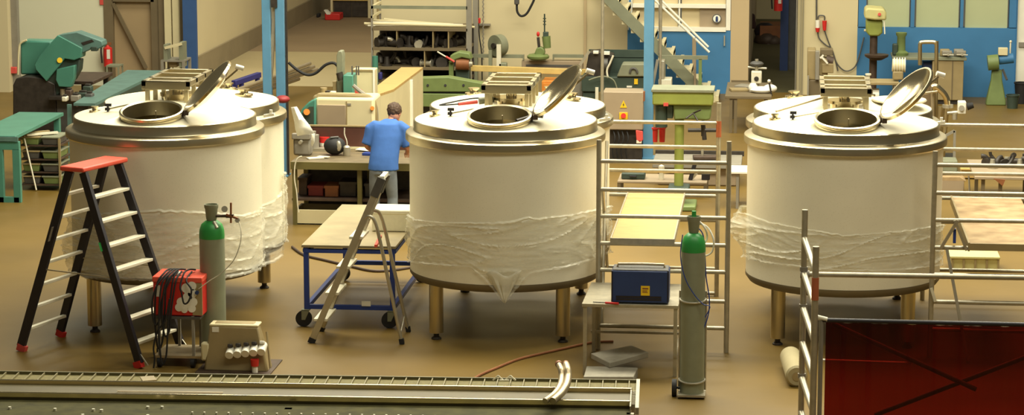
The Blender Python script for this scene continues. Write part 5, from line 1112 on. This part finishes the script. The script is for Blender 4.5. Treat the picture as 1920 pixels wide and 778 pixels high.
# ---- green pillar drill
t=TT('pillar_drill','lime green pillar drill with a wide box head left of the right tank','drill',1276,392,Y)
part(t,'drill_head',MB().pb(1223,171,1337,197,Y-.1,.5),'lime',.02); part(t,'head_lid',MB().pb(1221,169,1339,173,Y-.12,.54),'greygreen',.006)
part(t,'gear_case',MB().pp([(1262,197),(1334,197),(1332,224),(1324,226),(1290,224),(1264,225)],Y-.05,.35),'olive',.02); part(t,'motor',cy(1240,198,1240,238,Y+.05,.085),'dgreen'); part(t,'side_box',MB().pb(1250,198,1262,222,Y,.2),'dgreen',.01)
part(t,'pillar',MB().cyl(V((P(1276,0,Y).x,Y+.1,.08)),V((P(1276,0,Y).x,Y+.1,P(1276,226,Y).z)),.065,seg=20),'lime'); part(t,'base_plate',MB().obox(V((P(1276,0,Y).x,Y+.1,.04)),.5,.6,.08),'olive',.02)
part(t,'quill',MB().cyl(P(1318,226,Y+.1),P(1318,255,Y+.1),.025),'dark'); part(t,'work_table',MB().pb(1252,352,1292,362,Y-.1,.4),'dgreen',.02)
for k,(dx,dy) in enumerate(((-14,10),(8,14),(14,-6))): part(t,'feed_lever',MB().cyl(P(1300,212,Y-.1),P(1300+dx,212+dy,Y-.16),.012),'dark')
part(t,'oval_label',MB().pb(1244,193,1253,199,Y-.12,.02),'pinkred'); part(t,'red_cover',MB().pb(1282,176,1285,180,Y-.11,.02),'pinkred') if 0 else None
bucket(1223,1234,240,266,Y+.3,'red','left of two small red buckets hanging behind the light blue column'); bucket(1235,1248,238,266,Y+.4,'red','right of two small red buckets hanging behind the light blue column')
# ---- grey machine bed and bits behind middle scaffold
Y=Yg(1300,350); t=TT('machine_bed','low grey machine bed with dark rails seen through the middle scaffold','machine',1300,372,Y)
z=P(1300,306,Y).z; part(t,'bed_plate',MB().box(P(1226,0,Y).x,P(1395,0,Y).x,Y,Y+.9,z-.08,z),'grey',.01); part(t,'rear_rail',MB().box(P(1226,0,Y).x,P(1398,0,Y).x,Y+.88,Y+.96,z-.02,z+.05),'dark'); part(t,'stand',MB().box(P(1236,0,Y).x,P(1386,0,Y).x,Y+.1,Y+.8,0,z-.08),'taupe',.02)
q=P(1322,302,Y+.4); part(t,'clamp_plate',MB().obox(V((q.x,q.y,z+.03)),.36,.2,.05,rz=.1),'darkbrown',.01); part(t,'bolt',cy(1317,300,1317,280,Y+.4,.02),'alu')
part(t,'pull_rod',MB().cyl(P(1290,244,Y+.9),P(1346,244,Y+.9),.03),'dark'); part(t,'pull_knob',MB().cyl(P(1318,232,Y+.9),P(1321,262,Y+.9),.035),'dark')
Y=Yg(1200,369); zt3=P(1200,340,Y).z; t=TT('low_table','low grey table carrying a dark box behind the middle scaffold','table',1215,385,Y); part(t,'tabletop',MB().box(P(1160,0,Y).x,P(1330,0,Y).x,Y,Y+.7,zt3-.03,zt3),'taupe',.005); legs(t,(P(1163,0,Y).x,P(1327,0,Y).x),(Y+.03,Y+.66),zt3-.03,.05,'frame')
q=P(1187,338,Y+.15); t=T('tool_case','dark green tool case on the low table behind the middle scaffold','case',V((q.x,q.y,zt3))); part(t,'case_body',MB().box(q.x-.17,q.x+.17,Y+.15,Y+.4,zt3+.002,zt3+.09),'dgreen',.015); part(t,'handle',MB().box(q.x-.05,q.x+.05,Y+.12,Y+.15,zt3+.04,zt3+.06),'black',.005)
q=P(1240,338,Y+.2); t=T('gas_torch','white gas torch standing with its red nozzle on the low table','torch',V((q.x,q.y,zt3))); part(t,'torch_body',MB().lathe([(0,0),(.035,0),(.04,.04),(.03,.1),(.045,.16),(.04,.2),(0,.22)],V((q.x,q.y,zt3)),16),'tread'); part(t,'torch_arm',MB().cyl(V((q.x,q.y,zt3+.1)),V((q.x+.24,q.y,zt3+.13)),.022,.016),'cream'); part(t,'red_nozzle',MB().cyl(V((q.x+.24,q.y,zt3+.13)),V((q.x+.28,q.y,zt3+.135)),.02),'red')
q=P(1298,338,Y+.2); t=T('hand_tool','black hand tool leaning upright on the low table','hand tool',V((q.x,q.y,zt3))); part(t,'tool_body',MB().bar((q.x-.03,q.y,zt3),(q.x+.04,q.y+.03,zt3+.26),.07,.06),'black',.01); part(t,'lever',MB().bar((q.x,q.y,zt3+.02),(q.x+.06,q.y-.02,zt3+.1),.03),'alu')
q=P(1323,340,Y+.2); t=T('small_black_box','small black box at the right end of the low table','box',V((q.x,q.y,zt3))); part(t,'box_body',MB().box(q.x-.06,q.x+.06,q.y,q.y+.1,zt3+.001,zt3+.09),'black',.01); part(t,'lid',MB().box(q.x-.065,q.x+.065,q.y-.005,q.y+.105,zt3+.08,zt3+.1),'dgrey',.004)
Y=Yg(1380,392); t=TT('side_table','white-topped side table half hidden behind the left of the right tank','table',1380,392,Y); z=P(1380,326,Y).z; part(t,'tabletop',MB().box(P(1366,0,Y).x,P(1440,0,Y).x,Y,Y+.6,z,z+.03),'white',.004); legs(t,(P(1388,0,Y).x,P(1436,0,Y).x),(Y+.05,Y+.55),z,.04,'grey')
# ---- small boxes by the partition
Y=Yg(1250,206); t=TT('stacked_cases','pale stacked equipment cases at the foot of the staircase behind the green drill','case',1248,206,Y)
part(t,'lower_case',MB().pb(1234,149,1259,206,Y,.4),'tread',.01); part(t,'upper_case',MB().pb(1236,114,1246,149,Y,.3),'alu',.01); part(t,'lever',MB().bar(P(1224,160,Y),P(1233,112,Y),.05),'grey')
t=TT('long_bar_rack','grey horizontal bar on a green post in front of the staircase','bar rack',1290,200,Yg(1290,200)); Y=Yg(1290,200)+.4; part(t,'bar',MB().pb(1240,105,1327,111,Y-.4,.08),'greygreen'); part(t,'post',MB().pb(1309,111,1316,200,Y-.4,.08),'olive'); part(t,'post',MB().pb(1244,111,1248,200,Y-.4,.08),'greygreen')
# ---- doorway table
Y=Yg(1375,250); z=P(1380,180,Y).z; t=TT('work_table','brown work table strewn with papers before the dark doorway','table',1410,250,Y); a=P(1362,0,Y).x;b=P(1450,0,Y).x
part(t,'tabletop',MB().box(a,b,Y,Y+1.9,z-.05,z),'frame',.006); legs(t,(a+.1,a+.18),(Y+.05,),z-.05,.05,'frame'); legs(t,(b-.1,),(Y+.05,Y+1.8),z-.05,.05,'frame'); legs(t,(a+.1,),(Y+1.8,),z-.05,.05,'frame')
def clut(name,lab,cat,px,py,sx,sy,sz,m,rz=0,zz_=None):
    q=G(px,py,z if zz_ is None else zz_); return S(name,MB().obox(q+V((0,sy/2,sz/2+.002)),sx,sy,sz,rz=rz),m,lab,cat,bevel=min(sx,sy,sz)*.15)
clut('paper_stack','beige paper stack at the left of the doorway work table','paper',1385,172,.3,.25,.04,'beige',.2); clut('folded_cloth','grey folded cloth on the doorway work table','cloth',1398,168,.3,.3,.06,'grey',-.4)
q=G(1428,176,z); mb=MB(); mb.ball(q+V((0,.15,.05)),.2,.14,.06); mb.ball(q+V((.14,.2,.07)),.12,.12,.07); mb.ball(q+V((-.15,.2,.08)),.08,.1,.09,seg=10); S('crumpled_plastic',mb,'paper','crumpled white plastic bag on the doorway work table','bag')
q=G(1418,166,z); t=T('pressure_regulator_unit','white and chrome control valve standing upright on the doorway table','valve',q); part(t,'valve_body',MB().box(q.x-.09,q.x+.09,q.y,q.y+.15,z+.08,z+.3),'tread',.02); part(t,'dial',MB().cyl((q.x,q.y-.02,z+.17),(q.x,q.y+.01,z+.17),.04),'dark'); part(t,'stem',MB().cyl((q.x,q.y+.08,z),(q.x,q.y+.08,z+.09),.05).cyl((q.x,q.y+.08,z+.3),(q.x,q.y+.08,z+.5),.03),'alu'); part(t,'actuator_dome',MB().ball((q.x,q.y+.08,z+.42),.12,.1,.05),'dgrey'); part(t,'side_arm',MB().cyl((q.x-.15,q.y+.08,z+.36),(q.x+.17,q.y+.08,z+.34),.02),'alu')
t=TT('camp_lamp_post','thin dark post with a small bright tip at the right of the doorway table','post',1441,182,Y+.3); part(t,'post',MB().cyl(P(1447,180,Y+.3),P(1442,154,Y+.3),.015),'dark'); part(t,'tip',MB().ball(P(1442,152,Y+.3),.03),'white')
# passage contents
Y=WY+9; t=TT('stacked_sacks','brown sacks heaped on a pallet in the dark passage','sack',1438,92,Y); 
for dx,dy,s_ in ((1440,86,.3),(1448,86,.3),(1438,74,.28),(1450,78,.25)): part(t,'sack',MB().ball(P(dx,dy,Y),s_,.3,.22),'darkbrown'); 
part(t,'pallet',MB().box(P(1426,0,Y).x,P(1464,0,Y).x,Y-.2,Y+.8,0,.4),'rust')
t=TT('heap_of_castings','dark heap on top of the sacks in the passage','heap',1432,66,Y); part(t,'dark_lump',MB().ball(P(1434,58,Y),.24,.2,.2),'black'); part(t,'dark_lump',MB().ball(P(1444,64,Y),.2,.2,.15),'black')
t=TT('dark_coat','dark red-brown coat hanging in the passage','coat',1412,54,WY+6); part(t,'coat_body',MB().pp([(1407,28),(1410,26),(1415,27),(1418,54),(1406,54)],WY+6,.12),mat('dark_maroon_cloth',(60,34,30),.8),.03)
# ---- small milling machine by cream wall
Y=Yg(1545,212); t=TT('milling_machine','grey-green milling machine with dark levers against the cream wall','machine',1545,212,Y)
part(t,'column',MB().pp([(1514,150),(1514,94),(1530,94),(1530,104),(1552,112),(1552,150)],Y,.5),'beige',.02); part(t,'front_column',MB().pb(1528,96,1537,150,Y-.1,.15),'grey',.01); part(t,'arm',MB().pb(1538,93,1562,104,Y+.1,.3),'frame',.01); part(t,'spindle_head',MB().pb(1541,120,1563,137,Y-.05,.3),'beige',.01)
part(t,'dark_motor',cy(1548,112,1562,116,Y+.1,.09),'darkbrown'); part(t,'t_handle',MB().bar(P(1538,109,Y-.1),P(1544,103,Y-.1),.03).bar(P(1541,107,Y-.1),P(1552,119,Y-.1),.03),'white'); part(t,'base',MB().pb(1516,150,1560,212,Y,.5),'frame',.02); part(t,'side_post',MB().pb(1513,142,1517,190,Y-.1,.05),'grey')
# ---- bench press drill
Y=Yg(1640,196); t=TT('column_drill','tall drill press with green-cream head and brown column before the blue wall','drill',1640,196,Y); cx=P(1640,0,Y+.15).x
part(t,'belt_cover',MB().pp([(1621,35),(1622,18),(1627,15),(1657,17),(1662,24),(1662,38),(1640,38)],Y-.1,.6),'crate',.03); part(t,'head',MB().pp([(1624,38),(1655,38),(1655,62),(1648,68),(1630,68),(1624,60)],Y,.4),'lime',.03); part(t,'column',MB().cyl((cx,Y+.15,.05),(cx,Y+.15,P(1640,40,Y).z),.07,seg=20),'darkbrown')
part(t,'round_table',MB().lathe([(0,-.08),(.1,-.08),(.21,-.02),(.22,.02),(0,.02)],V((P(1646,0,Y).x,Y,P(1640,104,Y).z)),28),'darkbrown'); part(t,'head_emblem',cy(1649,27,1649,27,Y-.13,.03,Y2=Y-.1),'pinkred'); part(t,'feed_handle',MB().cyl(P(1658,40,Y-.05),P(1659,64,Y-.1),.012),'tread'); part(t,'base',MB().obox((cx,Y+.1,.04),.45,.6,.08),'darkbrown',.01); part(t,'side_knob',MB().cyl(P(1620,57,Y+.1),P(1625,57,Y+.1),.02),'cream')
# ---- bench with vices
Y=Yg(1750,196); z=P(1750,108,Y).z; t=TT('vice_bench','green-topped workbench with beige cabinet in front of the blue wall','workbench',1735,196,Y)
part(t,'benchtop',MB().box(P(1676,0,Y).x,P(1816,0,Y).x,Y,Y+.8,z-.05,z),'greygreen',.006); part(t,'cabinet',MB().box(P(1752,0,Y).x,P(1811,0,Y).x,Y+.03,Y+.75,.08,z-.05),'beige',.01); part(t,'drawer_line',MB().box(P(1789,0,Y).x,P(1791,0,Y).x,Y+.02,Y+.04,.1,z-.05),'frame'); part(t,'side_leg',MB().box(P(1680,0,Y).x,P(1686,0,Y).x,Y+.05,Y+.7,0,z-.05),'greygreen'); part(t,'plinth',MB().box(P(1752,0,Y).x,P(1811,0,Y).x,Y+.08,Y+.7,0,.08),'dark'); part(t,'dark_gap',MB().pb(1730,118,1750,150,Y+.2,.4),'navy',.01)  # navy block below the benchtop stands in for a dark, shaded gap
def vice(px,lab,m):
    q=G(px,106,z); t=T('bench_vice',lab,'vice',q); part(t,'fixed_jaw',MB().box(q.x-.13,q.x+.05,q.y,q.y+.15,z+.002,z+.13),m,.02); part(t,'moving_jaw',MB().box(q.x-.1,q.x+.08,q.y-.15,q.y-.05,z+.03,z+.12),'grey',.015); part(t,'screw',MB().cyl((q.x,q.y-.3,z+.06),(q.x,q.y,z+.06),.02),'alu'); part(t,'handle',MB().cyl((q.x-.1,q.y-.28,z+.06),(q.x+.1,q.y-.28,z+.06),.01),'alu')
vice(1776,'left bench vice on the green-topped bench','beige'); vice(1802,'right bench vice on the green-topped bench','grey')
q=G(1690,106,z); t=T('pillar_tool','green column tool standing at the left end of the vice bench','machine',q); part(t,'column',MB().lathe([(0,0),(.13,0),(.14,.05),(.08,.09),(.075,.34),(.1,.38),(.1,.42),(0,.43)],q+V((0,.2,0)),24),'olive'); part(t,'slide',MB().box(q.x-.16,q.x-.06,q.y+.1,q.y+.2,z+.01,z+.22),'dgreen',.02)
# white geared motor, steel U handle, bench edge
Y=Yg(1690,262); t=TT('machine_console','pale beige bench with a white ribbed motor behind the right tank lid','machine',1660,262,Y); zq=P(1650,154,Y).z
part(t,'tabletop',MB().box(P(1618,0,Y).x,P(1690,0,Y).x,Y,Y+.5,zq-.05,zq),'beige',.008); legs(t,(P(1632,0,Y).x,P(1684,0,Y).x),(Y+.05,Y+.4),zq-.05,.06,'grey'); part(t,'white_tank',MB().cyl(P(1636,178,Y+.2),P(1648,178,Y+.2),.11,seg=20),'white'); part(t,'knob',MB().cyl(P(1628,152,Y+.1),P(1628,139,Y+.1),.03).cyl(P(1628,141,Y+.1),P(1628,138,Y+.1),.05),'tread')
mt=part(t,'motor',MB().cyl(P(1673,122,Y+.2),P(1697,123,Y+.2),.105,seg=24),'cream'); 
for k in range(5): part(mt,'fin',MB().cyl(P(1676+k*5,122,Y+.2),P(1677.5+k*5,122,Y+.2),.125,seg=24),'white')
part(t,'motor_foot',MB().pb(1674,134,1694,150,Y+.1,.2),'beige',.02)
Y=Yg(1735,300); t=TT('pump_skid','taupe panelled pump skid with a tall steel U-shaped handle beside the right tank','pump unit',1745,300,Y)
part(t,'panel',MB().pp([(1692,232),(1696,190),(1715,160),(1725,148),(1738,148),(1746,158),(1747,235)],Y+.1,.03),'skidp',.008); part(t,'panel_edge',MB().tube(smoothpath([P(x,y,Y+.08) for x,y in ((1726,147),(1738,148),(1746,156),(1748,170),(1748,300))]),.03),'rodst')
part(t,'u_handle',MB().tube(smoothpath([P(1725,122,Y+.4),P(1725,90,Y+.4),P(1726,81,Y+.4),P(1731,79,Y+.4),P(1750,79,Y+.4),P(1755,82,Y+.4),P(1756,90,Y+.4),P(1754,230,Y+.4)]),.032,12),'steel')
part(t,'pipe_bend',MB().tube(smoothpath([P(x,y,Y) for x,y in ((1748,164),(1754,162),(1762,168),(1770,176),(1775,186),(1777,200))]),.05,14),'steel2'); part(t,'upper_bend',MB().tube(smoothpath([P(x,y,Y) for x,y in ((1749,174),(1753,163),(1760,162),(1765,172))]),.028,12),'steel2')
part(t,'flange',MB().cyl(P(1777,196,Y),P(1777,202,Y),.085,seg=24),'alu')
for px in (1764,1775): part(t,'post',MB().cyl(V((P(px,0,Y).x,Y,0)),P(px,200,Y),.042,seg=16),'steel')
part(t,'cross_pipe',MB().cyl(P(1776,212,Y-.05),P(1808,210,Y-.05),.03),'alu'); vv=part(t,'valve_block',MB().pb(1796,191,1812,214,Y-.15,.2),'white',.015); part(vv,'valve_dial',cy(1803,203,1803,203,Y-.18,.045,Y2=Y-.14),'grey'); part(vv,'black_knob',MB().cyl(P(1813,200,Y-.05),P(1825,197,Y-.05),.06,.045),'rubber')
part(t,'valve_outlet',MB().cyl(P(1790,214,Y-.05),P(1790,224,Y-.05),.04),'alu'); part(t,'base_plate',MB().box(P(1720,0,Y).x,P(1800,0,Y).x,Y-.1,Y+.6,.0,.03),'dark'); part(t,'lower_frame',MB().bar(P(1772,255,Y-.1),P(1790,245,Y-.1),.04).bar(P(1790,245,Y-.1),P(1789,300,Y-.1),.04),'grey')
# ---- pedestal grinder, buckets
Y=Yg(1868,198); t=TT('pedestal_grinder','green pedestal grinder with a blue motor in front of the blue wall','grinder',1868,198,Y); q0=G(1868,198); cx=q0.x
mb=MB(); zt_=P(1868,132,Y).z; mb.rings([[V((cx+w*a,Y+.15+w*.8*b,z_)) for a,b in((-1,-1),(1,-1),(1,1),(-1,1))] for w,z_ in ((.18,0),(.17,.1),(.10,zt_*.7),(.09,zt_))]); part(t,'pedestal',mb,'olive',.02)
part(t,'wheel_guard',MB().cyl(P(1852,118,Y+.05),P(1872,116,Y+.05),.14,seg=28),'olive'); part(t,'motor',MB().cyl(P(1873,112,Y+.1),P(1900,109,Y+.1),.09,seg=24),'bluewall'); part(t,'switch_box',MB().pb(1872,90,1890,104,Y,.12),'cream',.01); part(t,'lamp_stalk',MB().cyl(P(1894,100,Y+.1),P(1895,78,Y+.1),.014).ball(P(1895,78,Y+.1),.025),'tread'); part(t,'tool_rest',MB().bar(P(1880,130,Y),P(1888,150,Y-.1),.03),'dgrey')
ya_=Yg(1898,203); bucket(1886,1911,178,203,ya_,'dgreen','dark green bucket on the floor right of the green grinder'); bucket(1901,1930,155,194,Yg(1915,194),'rubber','large dark grey bin against the wall at the right edge','bin')
# ---- table of fittings seen through right scaffold
Y=Yg(1880,392); z=P(1880,332,Y).z; t=TT('fittings_table','brown table of loose fittings seen between the right scaffold rungs','table',1885,392,Y); a=P(1838,0,Y).x;b=P(1960,0,Y).x
part(t,'tabletop',MB().box(a,b,Y,Y+1.6,z-.04,z),'taupe',.006); legs(t,(P(1855,0,Y).x,P(1888,0,Y).x,b-.1),(Y+.08,),z-.04,.05,'frame'); legs(t,(a+.1,b-.1),(Y+1.0,),z-.04,.05,'frame'); part(t,'corner_bracket',MB().pp([(1863,335),(1885,337),(1880,349)],Y-.02,.03),'rust')
random.seed(3)
for k in range(16):
    px=1846+k*6.4+random.random()*3; q=G(px,316-random.random()*10,z); br=k%4==2; key=(k%4,br)
    c=next((o for kk,o in protos if kk==key),None)
    lab=('bright' if br else 'dark')+' valve fitting in the row on the brown table by the right scaffold'
    grp=('bright' if br else 'dark')+' valve fittings on the brown table'
    if c is None:
        c=T('pipe_fitting',lab,'pipe fitting',(0,0,0),grp); part(c,'fitting_body',fitting(k%4,0),'alu' if br else 'dark'); protos.append((key,c)); c.location=q+V((0,0,.003)); c.rotation_euler=(0,0,k)
    else:
        o=dup(c,q+V((0,0,.003)),lab); o['group']=grp; o.rotation_euler=(0,0,k); o.scale=(.8,.8,.8)
t=TT('wooden_tray','pale yellow tray on the floor behind the right scaffold','tray',1822,336,Yg(1822,336)); Y=Yg(1822,336); part(t,'tray_body',MB().pb(1803,318,1840,334,Y,.3),'ply',.01); part(t,'rim',MB().pb(1801,316,1842,319,Y-.02,.34),'wood',.004)
Y=Yg(1788,368); t=TT('wooden_crate','brown open wooden crate beside the rear lobe of the right tank','crate',1785,368,Y); part(t,'crate_body',MB().pb(1758,338,1808,368,Y,.5),'taupe',.01); part(t,'lid',MB().pp([(1756,339),(1762,332),(1800,332),(1812,340)],Y,.4),'plyold',.004); part(t,'lifting_hoop',MB().tube(smoothpath([P(x,y,Y) for x,y in ((1800,366),(1816,364),(1817,340),(1816,330))]),.012),'grey')
Y=Yg(1765,322); S('grey_crate',MB().pb(1752,302,1796,322,Y,.4),'greygreen','low grey-green crate on the floor behind the right tank','crate',bevel=.015)
# ================================================= CAMERA, LIGHT
cd=bpy.data.cameras.new('camera'); cam=bpy.data.objects.new('camera',cd); C.objects.link(cam); cam.location=CAM
cam.rotation_euler=(PI/2-PITCH,0,YAW); cd.sensor_width=36; cd.lens=36*F/1920; cd.clip_end=300
bpy.context.scene.camera=cam
w=bpy.data.worlds.new('w'); bpy.context.scene.world=w; w.use_nodes=True
bg=w.node_tree.nodes['Background']; bg.inputs[0].default_value=(1,.93,.68,1); bg.inputs[1].default_value=.11
def area(name,loc,sx,sy,e,col=(1,.945,.75),rot=(0,0,0)):
    l=bpy.data.lights.new(name,'AREA'); l.shape='RECTANGLE'; l.size=sx; l.size_y=sy; l.energy=e; l.color=col
    o=bpy.data.objects.new(name,l); C.objects.link(o); o.location=loc; o.rotation_euler=rot; return o
area('overhead_light',(1.5,19.5,11),12,3,850); area('overhead_light',(-1,29.5,11),15,3,3000); area('overhead_light',(-1,35,11),16,3,2200); area('overhead_light',(-3,43,11),22,3,1700)  # nearest is an unseen fill added for the tank fronts; the rest are skylights
area('gate_light',(-6,52,9),8,8,700,(1,.95,.8))
s=bpy.context.scene; s.view_settings.view_transform='Standard'; s.view_settings.look='None'; s.view_settings.exposure=0; s.view_settings.gamma=1; s.view_settings.use_curve_mapping=False
